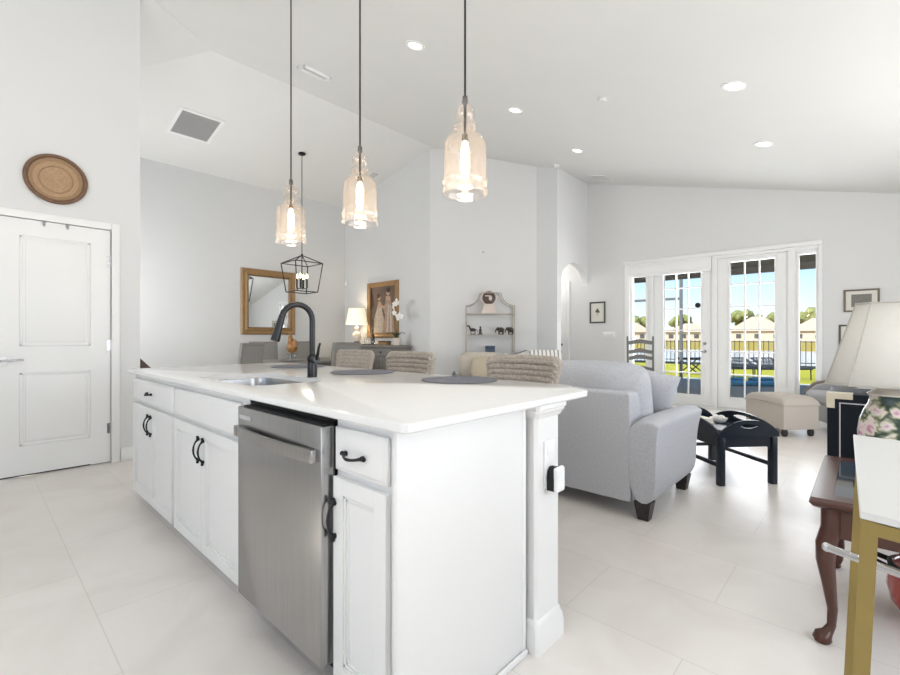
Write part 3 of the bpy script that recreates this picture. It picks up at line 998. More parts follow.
mb = MB(); mb.lathe([(.045, .002), (.045, -.012), (.036, -.022), (.001, -.024)], 28)
o = tag(mb.build('smoke_detector', 'ceil', loc=loc), 'small white round detector on the ceiling between the downlight rows', 'smoke detector'); o.rotation_euler = rot
def vent_r(name, label, x, y, wx, wy, slats, thick=.012, mcol='white'):
    loc, rot = on_ceiling(x, y)
    r = thing(name, label, 'vent', loc, rot=rot)
    mb = MB()
    f = .025
    mb.box(-wx / 2, wx / 2, -wy / 2, -wy / 2 + f, -thick, .002, .003); mb.box(-wx / 2, wx / 2, wy / 2 - f, wy / 2, -thick, .002, .003)
    mb.box(-wx / 2, -wx / 2 + f, -wy / 2, wy / 2, -thick, .002, .003); mb.box(wx / 2 - f, wx / 2, -wy / 2, wy / 2, -thick, .002, .003)
    mb.build('vent_frame', mcol, r)
    mb = MB()
    for i in range(slats):
        xx = -wx / 2 + f + (wx - 2 * f) * (i + .5) / slats
        mb.box(-.009, .009, -wy / 2 + f, wy / 2 - f, -.002, .002, T=Matrix.Translation((xx, 0, -thick * .4)) @ Matrix.Rotation(.6, 4, 'Y'))
    mb.build('louvres', mcol, r, weld=False)
    return r
vent_r('ceiling_vent', 'narrow white linear vent on the ceiling near the ridge', -4.863, 2.83, .16, .36, 4, .03)
vent_r('ceiling_vent', 'square white register low on the ceiling above the far wall corner', -3.44, 7.60, .36, .36, 9)
# dining slope fittings
def on_left(x, y): return (x, y, ceil_left(x)), (0, -math.atan(SLL), 0)
loc, rot = on_left(-7.26, 2.27)
r = thing('return_air_vent', 'large grey return-air grille on the sloped dining ceiling', 'vent', loc, rot=rot)
mb = MB()
for a in ((-.34, .34, -.30, -.25), (-.34, .34, .25, .30), (-.34, -.29, -.25, .25), (.29, .34, -.25, .25)):
    mb.box(a[0], a[1], a[2], a[3], -.012, .002, .003)
mb.build('vent_frame', 'white', r)
MB().box(-.29, .29, -.25, .25, -.003, .002).build('backing', 'vent', r)
mb = MB()
for i in range(30):
    xx = -.285 + .57 * i / 29
    mb.box(-.004, .004, -.25, .25, -.011, -.004, T=Matrix.Translation((xx, 0, 0)))
mb.build('louvres', 'vent', r, weld=False)
loc, rot = on_left(-7.05, 5.35)
r = thing('ceiling_vent', 'small pale vent on the dining ceiling above the painting', 'vent', loc, rot=rot)
MB().box(-.15, .15, -.09, .09, -.012, .002, .004).build('vent_frame', 'white', r)
mb = MB()
for i in range(5):
    mb.box(-.125, .125, -.07 + .03 * i, -.055 + .03 * i, -.016, -.011)
mb.build('louvres', 'vent', r, weld=False)
# lantern chandelier
ch = thing('lantern_chandelier', 'black open-cage lantern chandelier hanging over the dining table', 'chandelier', (-7.09, 3.88, 1.92))
zc = ceil_left(-7.09) - 1.92
MB().lathe([(.06, zc + .005), (.06, zc - .02), (.03, zc - .035)], 24).build('canopy', 'black', ch)
mb = MB()
n = 40
for i in range(n):
    z0 = .66 + (zc - .69) * i / n
    L = (zc - .69) / n
    T = Matrix.Translation((0, 0, z0 + L / 2)) @ Matrix.Rotation(PI / 2 * (i % 2), 4, 'Z') @ Matrix.Rotation(PI / 2, 4, 'X')
    mb.tube([T @ Vector((.009 * math.cos(a * PI / 4), (L * .62) * math.sin(a * PI / 4), 0)) for a in range(8)], .003, 5, closed=True)
mb.build('chain', 'black', ch)
mb = MB()
A_, B_ = .25, .19
tc4 = [(sx_ * A_, sy_ * A_, .49) for sx_, sy_ in ((1, 1), (-1, 1), (-1, -1), (1, -1))]
bc4 = [(sx_ * B_, sy_ * B_, 0) for sx_, sy_ in ((1, 1), (-1, 1), (-1, -1), (1, -1))]
for i in range(4):
    for a, c in ((tc4[i], tc4[(i + 1) % 4]), (bc4[i], bc4[(i + 1) % 4]), (tc4[i], bc4[i]), (tc4[i], (0, 0, .63))):
        mb.tube([a, c], .009, 6)
mb.sph((0, 0, .64), .02, 10)
mb.build('cage', 'black', ch)
mb = MB(); mb.cyl((0, 0, .05), (0, 0, .63), .009, n=8)
for i in range(4):
    a = PI / 4 + i * PI / 2
    mb.tube([(0, 0, .07), (.07 * math.cos(a), .07 * math.sin(a), .06), (.085 * math.cos(a), .085 * math.sin(a), .08)], .007, 6)
mb.build('candle_arms', 'black', ch)
for i in range(4):
    a = PI / 4 + i * PI / 2
    x, y = .085 * math.cos(a), .085 * math.sin(a)
    MB().cyl((x, y, .07), (x, y, .23), .014, n=12).build('candle_sleeve', 'black', ch)
    MB().lathe([(.008, .23), (.018, .255), (.017, .275), (.006, .305), (.001, .315)], 12, T=Matrix.Translation((x, y, 0))).build('bulb', 'bulb', ch)
l = lamp('chandelier_glow', 'POINT', (0, 0, .3), 5, (1, .87, .7), shadow_soft_size=.08); l.parent = ch

# ------------------------------------------------------------------ wall things
# woven basket on the pantry wall
bk = thing('wall_basket', 'round brown woven basket tray hung above the pantry door', 'basket', (XL, .497, 2.478), rot=(0, PI / 2, 0))
bk.scale = (.945, .945, .945)
mb = MB()
prof = []
for i in range(22):
    r_ = .20 - .20 * i / 22
    prof.append((max(.001, r_), .012 + .004 * (i % 2) + (.02 if i < 2 else 0) * 0))
mb.lathe([(.2, .002)] + prof, 48)
mb.build('woven_base', 'basketlt', bk, smooth=20)
mb = MB(); mb.lathe([(.155, .012), (.16, .019), (.185, .021), (.188, .012)], 48, cap=False); mb.lathe([(.11, .012), (.113, .018), (.12, .018), (.123, .012)], 48, cap=False); mb.build('woven_band', 'basket', bk)
mb = MB(); mb.tube([(.205 * math.cos(2 * PI * i / 48), .205 * math.sin(2 * PI * i / 48), .022) for i in range(48)], .016, 10, closed=True); mb.build('rim', 'basketdk', bk)
# mirror on dining wall
mr = thing('wall_mirror', 'rectangular gilt-framed mirror on the grey dining wall', 'mirror', (XD, 3.95, 1.82))
def rect_frame(mb, hw, hh, prof, axis):
    # prof: list of (inset, depth); swept around the rectangle
    rings = []
    for ins, dp in prof:
        q_ = [(-hw + ins, -hh + ins), (hw - ins, -hh + ins), (hw - ins, hh - ins), (-hw + ins, hh - ins)]
        if axis == 'x': rings.append([(dp, a, c) for a, c in q_])
        else: rings.append([(a, -dp, c) for a, c in q_])
    mb.loft(rings, cap=False)
mb = MB(); rect_frame(mb, .535, .62, [(0, .0), (0, .03), (.012, .045), (.03, .05), (.05, .04), (.07, .035), (.095, .05), (.11, .052)], 'x'); mb.build('frame', 'gilt', mr, smooth=20)
mb = MB(); rect_frame(mb, .425, .51, [(0, .05), (.012, .04), (.02, .03), (.03, .022), (.03, .012)], 'x')
mb.build('inner_moulding', 'giltdark', mr, smooth=20)
mb = MB()
mb.box(.002, .016, -.40, .40, -.485, .485); mb.build('mirror_glass', 'mirror', mr)
# painting
pt = thing('framed_painting', 'tall gilt-framed painting of two women in pale dresses above the sideboard', 'painting', (-7.14, YP, 1.70))
mb = MB(); rect_frame(mb, .49, .565, [(0, 0), (0, .035), (.015, .05), (.04, .052), (.065, .035), (.09, .04), (.1, .025)], 'y'); mb.build('frame', 'gilt', pt, smooth=20)
MB().box(-.395, .395, -.012, -.002, -.47, .47).build('canvas', 'artbg', pt)
def blob(mb, pts_, y0, y1):
    mb.prism(pts_, y0, y1, 'y')
mb = MB()
blob(mb, [(-.30, -.46), (.02, -.46), (.04, -.2), (-.02, .0), (-.04, .12), (-.14, .14), (-.19, .02), (-.26, -.15)], -.0145, -.011); mb.build('painted_dress', 'artdress', pt)
mb = MB()
blob(mb, [(.03, -.46), (.36, -.46), (.33, -.1), (.27, .12), (.24, .24), (.12, .25), (.08, .12), (.02, .02), (.08, -.1), (.05, -.25)], -.0143, -.0105); mb.build('painted_dress', 'artdress2', pt)
mb = MB()
for cx_, cz_, rx_, rz_ in ((-.11, .25, .045, .06), (.17, .34, .05, .065)):
    mb.prism([(cx_ + rx_ * math.cos(2 * PI * i / 20), cz_ + rz_ * math.sin(2 * PI * i / 20)) for i in range(20)], -.0155, -.011, 'y')
blob(mb, [(-.16, .17), (-.06, .17), (-.03, .1), (.1, .06), (.1, .02), (-.04, .04), (-.12, .05)], -.0155, -.011)
blob(mb, [(.10, .27), (.24, .26), (.25, .18), (.10, .18)], -.0155, -.011)
mb.build('painted_figures', 'artskin', pt)
for cx_, cz_, rx_, rz_ in ((-.13, .285, .055, .045), (.185, .385, .06, .05)):
    mb = MB()
    mb.prism([(cx_ + rx_ * math.cos(2 * PI * i / 16), cz_ + rz_ * math.sin(2 * PI * i / 16)) for i in range(16)], -.0162, -.011, 'y')
    mb.build('painted_hair', 'deskwood', pt)
mb = MB()
blob(mb, [(-.395, .0), (-.28, .1), (-.3, .25), (-.36, .47), (-.395, .47)], -.0135, -.011)
mb.build('painted_curtain', 'deskwood', pt)
mb = MB()
for q_ in ([(-.24, -.46), (-.19, -.46), (-.15, .05), (-.17, .05)], [(-.10, -.46), (-.06, -.46), (-.08, .06), (-.10, .06)], [(.12, -.46), (.17, -.46), (.20, .1), (.17, .1)], [(.24, -.46), (.30, -.46), (.25, .08), (.22, .08)]):
    blob(mb, q_, -.0152, -.0141)
mb.build('painted_folds', 'cream', pt, weld=False)
tag(MB().box(-.04, .04, -.03, 0, -.045, .045, .01, 3).build('motion_sensor', 'white', loc=(-8.42, YP - .002, 2.33)), 'small white motion sensor in the dining corner', 'sensor')
# framed prints on the far wall
def print_frame(label, x0, x1, z0, z1, fw, mfr, matw, art, group=None):
    r = thing('framed_print', label, 'picture', ((x0 + x1) / 2, YW, (z0 + z1) / 2), group=group)
    hw, hh = (x1 - x0) / 2, (z1 - z0) / 2
    mb = MB(); rect_frame(mb, hw, hh, [(0, 0), (0, .02), (.004, .024), (fw - .004, .02), (fw, .01)], 'y'); mb.build('frame', mfr, r, smooth=20)
    MB().box(-hw + fw * .6, hw - fw * .6, -.008, -.001, -hh + fw * .6, hh - fw * .6).build('mat_board', 'paper', r)
    if art == 'sprig':
        mb = MB()
        for cx_, cz_, rr in ((0, .03, .03), (-.025, .015, .018), (.028, .01, .018), (.0, .055, .02)):
            mb.prism([(cx_ + rr * math.cos(2 * PI * i / 12), cz_ + rr * math.sin(2 * PI * i / 12)) for i in range(12)], -.0095, -.007, 'y')
        mb.box(-.003, .003, -.0095, -.007, -.05, .03)
        mb.build('print', 'ink', r, weld=False)
    else:
        MB().box(-hw + fw + matw, hw - fw - matw, -.0095, -.007, -hh + fw + matw * .8, hh - fw - matw * .8).build('print', 'ink', r)
    return r
print_frame('small dark-framed botanical print on the far wall beside the arch', -3.885, -3.58, 1.415, 1.815, .025, 'frame_dk', .05, 'sprig')
print_frame('wide framed print on the far wall, upper of the two behind the white lampshade', -.235, .12, 1.485, 1.785, .022, 'frame_br', .055, 'p')
print_frame('framed print on the far wall, lower one mostly hidden by the white lampshade', -.285, .10, .99, 1.315, .022, 'frame_dk', .055, 'p')
sw = thing('light_switch', 'white three-gang light switch plate on the far wall beside the doors', 'light switch', (-3.51, YW, 1.19))
MB().box(-.115, .115, -.008, 0, -.058, .058, .003).build('plate', 'white', sw)
for i in (-1, 0, 1):
    MB().box(i * .07 - .018, i * .07 + .018, -.012, -.007, -.035, .035, .002).build('rocker', 'white', sw)
# hook on diagonal wall
def diag(s_, off, z): 
    p = P0 + dv * s_ + nv * off
    return (p.x, p.y, z)
sH = (Vector((-5.04, 6.28, 0)) - P0).dot(dv)
tag(MB().sph((0, -.012, 0), (.014, .012, .016), 10).cyl((0, 0, 0), (0, -.01, 0), .012).build('wall_hook', 'pewter', loc=diag(sH, 0, 2.68), rz=ang), 'tiny metal hook alone on the white diagonal wall above the etagere', 'hook')
tag(MB().lathe([(.05, .0), (.05, -.03), (.03, -.045), (.001, -.047)], 20).build('ceiling_sensor', 'white', loc=(-3.86, 6.80, ceil_right(-3.86) + .004)), 'little white dome sensor on the ceiling at the top of the wall corner', 'sensor')

# ------------------------------------------------------------------ dining room
dt = thing('dining_table', 'grey-brown dining table mostly hidden behind the kitchen island', 'table', (-7.08, 4.02, 0))
MB().box(-.5, .5, -.95, .95, .715, .76, .008).build('tabletop', 'weather', dt)
MB().box(-.42, .42, -.85, .85, .63, .715).build('apron', 'weather', dt)
for sx_ in (-1, 1):
    for sy_ in (-1, 1):
        MB().box(sx_ * .42 - .04, sx_ * .42 + .04, sy_ * .85 - .04, sy_ * .85 + .04, 0, .715, .006).build('leg', 'weather', dt)
def make_dchair(label, x, y, rz):
    r = thing('dining_chair', label, 'chair', (x, y, 0), rz, 'upholstered dining chairs')
    mb = MB(); mb.box(-.25, .25, -.22, .25, .40, .50, .03, 4); mb.build('seat', 'dchair', r)
    T = Matrix.Translation((0, .25, .47)) @ Matrix.Rotation(math.radians(-8), 4, 'X')
    mb = MB()
    for a in ((-.245, -.20, 0, .6), (.20, .245, 0, .6), (-.2, .2, .55, .6), (-.2, .2, 0, .06)):
        mb.box(a[0], a[1], -.025, .025, a[2], a[3], .008, 2, T=T)
    mb.build('back_frame', 'weather', r)
    mb = MB(); mb.box(-.205, .205, -.036, .036, .05, .56, .02, 3, T=T); mb.build('backrest', 'dchair', r)
    for sx_ in (-1, 1):
        MB().box(sx_ * .22 - .022, sx_ * .22 + .022, -.20, -.156, 0, .41, .004).build('leg', 'weather', r)
        MB().tube([(sx_ * .22, .23, .47), (sx_ * .22, .25, .2), (sx_ * .22, .29, 0)], [.025, .024, .02], 8).build('leg', 'weather', r)
    return r
D0 = make_dchair('grey dining chair at the near left end of the dining table, leftmost of the chairs', -6.62, 2.55, math.radians(-60))
dup(D0, (-6.28, 4.02, 0), math.radians(-90), 'grey dining chair on the near side of the table right of the faucet')
dup(D0, (-7.86, 3.62, 0), math.radians(75), 'grey dining chair with framed back below the gilt mirror')
dup(D0, (-7.88, 4.50, 0), math.radians(90), 'grey dining chair on the far side of the table near the sideboard')
fg = thing('table_centrepiece', 'brown and gold bird figurine on a clear stand on the dining table', 'figurine', (-6.80, 3.55, .76))
fg.scale = (1.2, 1.2, 1.05)
mb = MB(); mb.lathe([(.15, 0), (.16, .008), (.15, .014), (.02, .016)], 28); mb.build('tray', 'greywood', fg)
mb = MB(); mb.lathe([(.075, .016), (.07, .03), (.05, .06), (.055, .095), (.085, .115), (.086, .12)], 24); mb.build('stand', 'glass', fg)
mb = MB(); mb.sph((0, 0, .21), (.085, .07, .085), 16); mb.sph((-.03, .0, .30), (.05, .045, .06), 14); mb.sph((-.045, 0, .365), (.035, .03, .035), 12); mb.sph((.075, 0, .26), (.05, .03, .075), 12)
mb.tube([(-.01, .0, .15), (-.02, 0, .118)], .014, 8); mb.tube([(.03, .0, .15), (.03, 0, .118)], .014, 8); mb.cyl((-.075, 0, .365), (-.11, 0, .355), .012, .002, 8)
for i in range(3): mb.sph((-.045 + .015 * i - .01, 0, .405), (.011, .008, .02), 8)
mb.build('figure', 'rooster', fg, weld=False)
# sideboard
sb = thing('sideboard', 'long weathered grey sideboard under the gilt-framed painting', 'sideboard', (-7.20, 5.42, 0))
MB().box(-.96, .96, -.24, .235, .955, 1.0, .008).build('top', 'weather', sb)
mb = MB(); mb.box(-.92, .92, -.205, .23, .10, .955); mb.build('case', 'weather', sb)
for x0, x1 in ((-.89, -.32), (-.29, .29), (.32, .89)):
    fo = MB().box(x0, x1, -.222, -.2, .80, .935, .006).build('drawer', 'weather', sb)
    MB().sph(((x0 + x1) / 2, -.236, .868), .016, 10).build('knob', 'iron', fo)
for x0, x1 in ((-.89, -.61), (-.60, -.32), (.32, .60), (.61, .89)):
    mb = MB(); mb.box(x0, x1, -.218, -.2, .14, .78, .004)
    mb.box(x0, x0 + .05, -.228, -.21, .14, .78, .003); mb.box(x1 - .05, x1, -.228, -.21, .14, .78, .003); mb.box(x0 + .05, x1 - .05, -.228, -.21, .14, .2, .003); mb.box(x0 + .05, x1 - .05, -.228, -.21, .72, .78, .003)
    fo = mb.build('door', 'weather', sb, weld=False)
    MB().sph(((x0 + x1) / 2, -.236, .5), .014, 10).build('knob', 'iron', fo)
mb = MB(); mb.box(-.29, .29, -.206, -.2, .14, .78); mb.box(-.29, .29, -.222, -.2, .45, .475, .003); mb.build('centre_niche', 'greywood', sb)
for x in (-.87, .87):
    MB().box(x - .04, x + .04, -.21, -.13, 0, .10, .006).build('foot', 'weather', sb)
    MB().box(x - .04, x + .04, .14, .22, 0, .10, .006).build('foot', 'weather', sb)
tl = thing('table_lamp', 'lit table lamp with white bell shade on the grey sideboard', 'lamp', (-7.66, 5.41, 1.0))
MB().lathe([(.085, 0), (.085, .03), (.06, .05), (.05, .06)], 24).build('foot', 'black', tl)
MB().lathe([(.045, .055), (.075, .09), (.092, .15), (.085, .21), (.05, .255), (.03, .275), (.045, .30), (.05, .33), (.03, .36), (.012, .37), (.012, .46)], 28).build('base', 'porc', tl)
mb = MB(); mb.lathe([(.225, .405), (.215, .45), (.195, .55), (.175, .66), (.165, .735)], 40, cap=False); mb.build('lamp_shade', 'lit_shade', tl)
MB().sph((0, 0, .53), (.03, .03, .045), 12).build('bulb', 'bulb', tl)
l = lamp('lamp_glow', 'POINT', (0, 0, .56), 7, (1, .84, .62), shadow_soft_size=.05); l.parent = tl
ty = thing('drinks_tray', 'small silver tray on the sideboard between lamp and painting', 'tray', (-7.16, 5.36, 1.0))
MB().lathe([(.15, .0), (.17, .006), (.175, .018), (.17, .018), (.16, .008), (.01, .007)], 32).build('tray', 'chrome', ty)
def decanter(label, x, y, h, r_, mm):
    o = thing('decanter', label, 'decanter', (x, y, 1.009), group='decanters on the sideboard tray')
    MB().lathe([(r_ * .9, 0), (r_, .01), (r_, h * .45), (r_ * .85, h * .58), (r_ * .32, h * .72), (r_ * .3, h * .82), (r_ * .42, h * .84)], 20).build('bottle', mm, o)
    MB().sph((0, 0, h * .92), (r_ * .4, r_ * .4, h * .09), 12).build('stopper', mm, o)
decanter('short clear decanter at the left of the silver sideboard tray', -7.24, 5.34, .22, .045, 'glass')
decanter('tall dark decanter at the back of the silver sideboard tray', -7.14, 5.42, .30, .04, 'bronze')
decanter('square-shouldered clear decanter at the right of the silver sideboard tray', -7.06, 5.33, .20, .045, 'glass')
bx = thing('wooden_box', 'small brown box on the sideboard in front of the painting', 'box', (-6.72, 5.38, 1.0))
MB().box(-.12, .12, -.06, .06, 0, .06, .004).build('box_body', 'gilt', bx)
MB().box(-.125, .125, -.065, .065, .058, .075, .004).build('lid', 'deskwood', bx)
oc = thing('potted_orchid', 'white orchid in a white pot on the right end of the sideboard', 'plant', (-6.40, 5.40, 1.0))
MB().lathe([(.055, 0), (.075, .12), (.08, .125), (.078, .132), (.066, .13), (.06, .11), (.01, .105)], 28).build('pot', 'porc', oc)
for i in range(6):
    a = i * 1.1 + .3
    d_ = Vector((math.cos(a), math.sin(a), 0))
    sd = Vector((-d_.y, d_.x, 0))
    def lf(u, v, d_=d_, sd=sd):
        s_ = u * .19
        return d_ * s_ + Vector((0, 0, .125 + .12 * math.sin(u * 2.2) - .02 * u)) + sd * (v - .5) * .055 * math.sin(PI * min(1, .12 + u * .86)) + Vector((0, 0, .012 * abs(v - .5)))
    MB().surf(lf, 10, 4).build('leaf', 'leaf', oc)
st1 = [(0, 0, .12), (-.02, 0, .40), (-.03, 0, .62), (.0, -.02, .76), (.06, -.03, .80)]
st2 = [(.01, 0, .12), (.04, .01, .40), (.09, 0, .52), (.16, -.02, .54)]
for s_ in (st1, st2): MB().tube(s_, .005, 6).build('stem', 'leaf', oc)
def flower(c, sc, seed):
    mb = MB()
    rn = random.Random(seed)
    tilt = Matrix.Rotation(rn.uniform(-.5, .5), 4, 'Z') @ Matrix.Rotation(PI / 2 + rn.uniform(-.4, .4), 4, 'X')
    for k_ in range(5):
        a = k_ * 2 * PI / 5 + .3
        mb.sph((c[0], c[1], c[2]), (.001, .001, .001), 6) if False else None
        T = tilt @ Matrix.Rotation(a, 4, 'Z')
        pc = T @ Vector((sc * .55, 0, 0))
        mb.sph((c[0] + pc.x, c[1] + pc.y, c[2] + pc.z), (sc * .55, sc * .42, sc * .1), 10, T=T)
    return mb.build('flower', 'petal', oc, weld=False)
for i, c in enumerate(((-.035, -.02, .60), (-.05, -.03, .70), (-.0, -.04, .76), (.05, -.04, .82), (.09, -.03, .78), (.07, -.02, .50), (.13, -.03, .55), (.19, -.03, .52), (.03, -.03, .55))):
    flower(c, .05, i)
# dark slant-front desk behind the pantry wall
ds = thing('slant_front_desk', 'dark brown slant-front desk peeking out behind the pantry wall corner', 'desk', (-6.42, 1.285, 0), 0)
mb = MB(); mb.prism([(-.22, 0), (.22, 0), (.22, .70), (.02, .915), (-.22, .915)], -.4, .4, 'x', T=Matrix.Translation((0, 0, 0))); mb.build('desk_body', 'deskwood', ds)
for i, z0 in enumerate((.08, .30, .52)):
    fo = MB().box(-.37, .37, .215, .232, z0, z0 + .20, .004).build('drawer', 'deskwood', ds)
    for s_ in (-.2, .2): MB().sph((s_, .24, z0 + .1), .014, 8).build('knob', 'brass', fo)

# ------------------------------------------------------------------ etagere corner
sE = (Vector((-4.847, 6.228, 0)) - P0).dot(dv)
et = thing('etagere', 'pale metal etagere with arched top against the white diagonal wall', 'shelf', diag(sE, .20, 0), ang)
EW, ED = .415, .15
SHZ = (.12, .47, .83, 1.19, 1.555)
def camel(y, zs, zt_, w):
    L = [(-w, y, zs)]
    # scooped shoulder rising to a flat crown
    for i in range(9):
        a = i / 8 * PI / 2
        L.append((-w + .0 + (w * .55) * math.sin(a), y, zs + (zt_ - zs) * (1 - math.cos(a)) ** .9))
    L.append((-w * .36, y, zt_ + .012)); 
    R = [(-p[0], p[1], p[2]) for p in reversed(L)]
    return L + [(0, y, zt_ + .014)] + R
for y in (-ED, ED):
    mb = MB(); mb.tube(camel(y, 1.69, 1.90, EW), .009, 8); mb.build('crest', 'pewter', et)
for sx_ in (-1, 1):
    for y in (-ED, ED):
        MB().tube([(sx_ * EW, y, 0), (sx_ * EW, y, 1.69)], .012, 8).sph((sx_ * EW, y, .012), .014, 8).build('upright', 'pewter', et)
for z in SHZ:
    mb = MB()
    mb.box(-EW, EW, -ED - .008, -ED + .008, z - .012, z + .004); mb.box(-EW, EW, ED - .008, ED + .008, z - .012, z + .004)
    mb.box(-EW - .008, -EW + .008, -ED, ED, z - .012, z + .004); mb.box(EW - .008, EW + .008, -ED, ED, z - .012, z + .004)
    fo = mb.build('shelf', 'pewter', et, weld=False)
    MB().box(-EW + .008, EW - .008, -ED + .008, ED - .008, z - .004, z + .003).build('shelf_glass', 'glass', fo)
def on_et(s_, off, z):
    p = P0 + dv * (sE + s_) + nv * (.20 + off)
    return (p.x, p.y, z)
ro = thing('round_ornament', 'round dark medallion on a blush stone stand at the top of the etagere', 'ornament', on_et(-.02, .02, 1.559), ang)
mb = MB(); mb.box(-.13, .13, -.05, .05, 0, .03, .006); mb.prism([(-.12, .03), (.12, .03), (.09, .15), (.07, .17), (-.07, .17), (-.09, .15)], -.035, .035, 'y'); mb.build('stand', 'marble', ro, weld=False)
T90 = Matrix.Translation((0, 0, .275)) @ Matrix.Rotation(PI / 2, 4, 'X')
mb = MB(); mb.lathe([(.115, -.03), (.135, -.03), (.14, 0), (.135, .03), (.115, .032)], 36, T=T90, cap=False); mb.build('ring', 'marble', ro)
mb = MB(); mb.lathe([(.118, -.02), (.118, .02), (.09, .03), (.001, .033)], 36, T=T90); mb.build('disc', 'darkface', ro)
mb = MB(); mb.sph((.025, -.036, .27), (.03, .012, .045), 10); mb.sph((-.02, -.036, .31), (.06, .008, .012), 10); mb.build('relief', 'marble', ro, weld=False)
def figure(name, label, s_, kind):
    o = thing(name, label, 'figurine', on_et(s_, .03, 1.193), ang)
    mb = MB(); mb.box(-.045, .045, -.03, .03, 0, .015, .003); mb.build('plinth', 'bronze', o)
    mb = MB()
    if kind == 'horse':
        mb.sph((0, 0, .085), (.055, .025, .03), 12)
        for x in (-.035, .035):
            for y in (-.012, .012): mb.tube([(x, y, .075), (x * 1.05, y, .012)], [.009, .006], 6)
        mb.tube([(-.04, 0, .09), (-.06, 0, .135), (-.065, 0, .15)], [.02, .015, .012], 8); mb.sph((-.08, 0, .15), (.028, .012, .014), 8); mb.tube([(.05, 0, .09), (.075, 0, .08), (.08, 0, .05)], .007, 6)
    elif kind == 'stand':
        mb.lathe([(.03, .012), (.022, .05), (.026, .08), (.016, .105), (.008, .115)], 12); mb.sph((0, 0, .13), .018, 10)
    else:
        mb.sph((0, 0, .085), (.055, .032, .045), 12); mb.sph((-.055, 0, .10), (.03, .024, .032), 10); mb.tube([(-.08, 0, .10), (-.095, 0, .06), (-.09, 0, .03)], [.012, .009, .007], 6)
        for x in (-.035, .035):
            for y in (-.016, .016): mb.tube([(x, y, .07), (x, y, .012)], [.014, .012], 8)
        mb.sph((-.045, .03, .105), (.018, .006, .024), 8); mb.sph((-.045, -.03, .105), (.018, .006, .024), 8)
    mb.build('body', 'bronze', o, weld=False)
figure('horse_figurine', 'small dark horse figurine at the left of the etagere shelf', -.30, 'horse')
figure('standing_figurine', 'slim dark standing figurine right of the horse on the etagere', -.17, 'stand')
figure('elephant_figurine', 'dark elephant figurine, left of the pair at the right of the shelf', .19, 'eleph')
figure('elephant_figurine', 'dark elephant figurine at the far right of the etagere shelf', .36, 'eleph')
bb = thing('trinket_box', 'dark blue and white box on the lower etagere shelf', 'box', on_et(.0, .03, .833), ang)
MB().box(-.085, .085, -.05, .05, 0, .12, .012, 3).build('box_body', 'blue', bb)
MB().box(-.088, .088, -.053, .053, .118, .165, .014, 3).build('lid', 'blue', bb)

# ------------------------------------------------------------------ sofas
def sofa(name, label, W_, loc, rz, D=.91, backz=.795, cushz=.968, armz=.645, fabric='fabric', arms=True, ncush=2, group=None):
    """local: width along x (centre 0), back at y=0, front at y=D"""
    r = thing(name, label, 'sofa', loc, rz, group)
    aw = .20
    mb = MB(); mb.box(-W_ / 2 + .05, W_ / 2 - .05, .03, D - .03, .10, .34, .02, 3); mb.build('base', fabric, r)
    ix = W_ / 2 - (.155 if arms else 0)
    mb = MB()
    rings = []
    for z, y1, dd in ((.10, .20, 0), (.5, .22, .0), (.74, .19, .0), (backz - .012, .15, .006), (backz, .11, .02)):
        rings.append([(-ix + dd, -.0 + dd, z), (ix - dd, -.0 + dd, z), (ix - dd, y1, z), (-ix + dd, y1, z)])
    mb.loft(rings); o = mb.build('back', fabric, r)
    bv = o.modifiers.new('bevel', 'BEVEL'); bv.width = .018; bv.segments = 4; bv.limit_method = 'ANGLE'
    if arms:
        for sg in (-1, 1):
            # flared roll arm: cross-section in x-z swept along y
            def sec(k_, top, fl):
                x_in = -.16
                P_ = [(x_in, .10), (-.003, .10), (.0, .30), (.008, .46), (.022 + fl, .55), (.034 + fl, .60), (.026 + fl, top - .02), (-.015 + fl * .4, top), (-.09, top - .002), (-.145, top - .03), (x_in - .015, top - .09), (x_in - .01, .40)]
                return P_
            rings = []
            for y, top, fl, ins in ((-.004, armz - .03, -.014, .008), (-.003, armz - .026, -.012, .004), (.012, armz - .012, -.006, .0), (.10, armz, .0, 0), (.5, armz + .0, .006, 0), (D - .05, armz - .005, .01, 0), (D - .015, armz - .012, .008, .004), (D, armz - .03, .0, .02)):
                ring = []
                for (a, z) in sec(0, top, fl):
                    cx_, cz_ = -.08, (top + .1) / 2
                    a2 = cx_ + (a - cx_) * (1 - ins / .1 * .6)
                    z2 = cz_ + (z - cz_) * (1 - ins / .3 * .6)
                    ring.append((sg * (W_ / 2 + a2), y, z2))
                rings.append(ring if sg > 0 else list(reversed(ring)))
            mb = MB(); mb.loft(rings); o = mb.build('arm', fabric, r, smooth=60)
            sd_ = o.modifiers.new('sub', 'SUBSURF'); sd_.levels = 1; sd_.render_levels = 2
    # seams along the arm backs
    cw = (2 * ix) / ncush
    for i in range(ncush):
        x = -ix + cw * (i + .5)
        mb = MB(); mb.box(x - cw / 2 + .004, x + cw / 2 - .004, .18, D + .005, .335, .50, .05, 5); mb.build('seat_cushion', fabric, r)
        T = Matrix.Translation((x + (.035 if ncush == 1 else 0), .27, cushz - .255)) @ Matrix.Rotation(math.radians(100), 4, 'X')
        mb = MB(); mb.pillow(cw + .10, .58, .36, T, 24, 2.9, i + 3, .012, 4.5); mb.build('back_cushion', fabric, r, smooth=70)
    for sx_ in (-1, 1):
        for y in (.055, D - .075):
            x = sx_ * (W_ / 2 - .085)
            mb = MB(); mb.loft([[(x - .032, y - .032, 0), (x + .032, y - .032, 0), (x + .032, y + .032, 0), (x - .032, y + .032, 0)], [(x - .05, y - .05, .115), (x + .05, y - .05, .115), (x + .05, y + .05, .115), (x - .05, y + .05, .115)]])
            mb.build('leg', 'espresso', r)
    return r
SW = 1.15
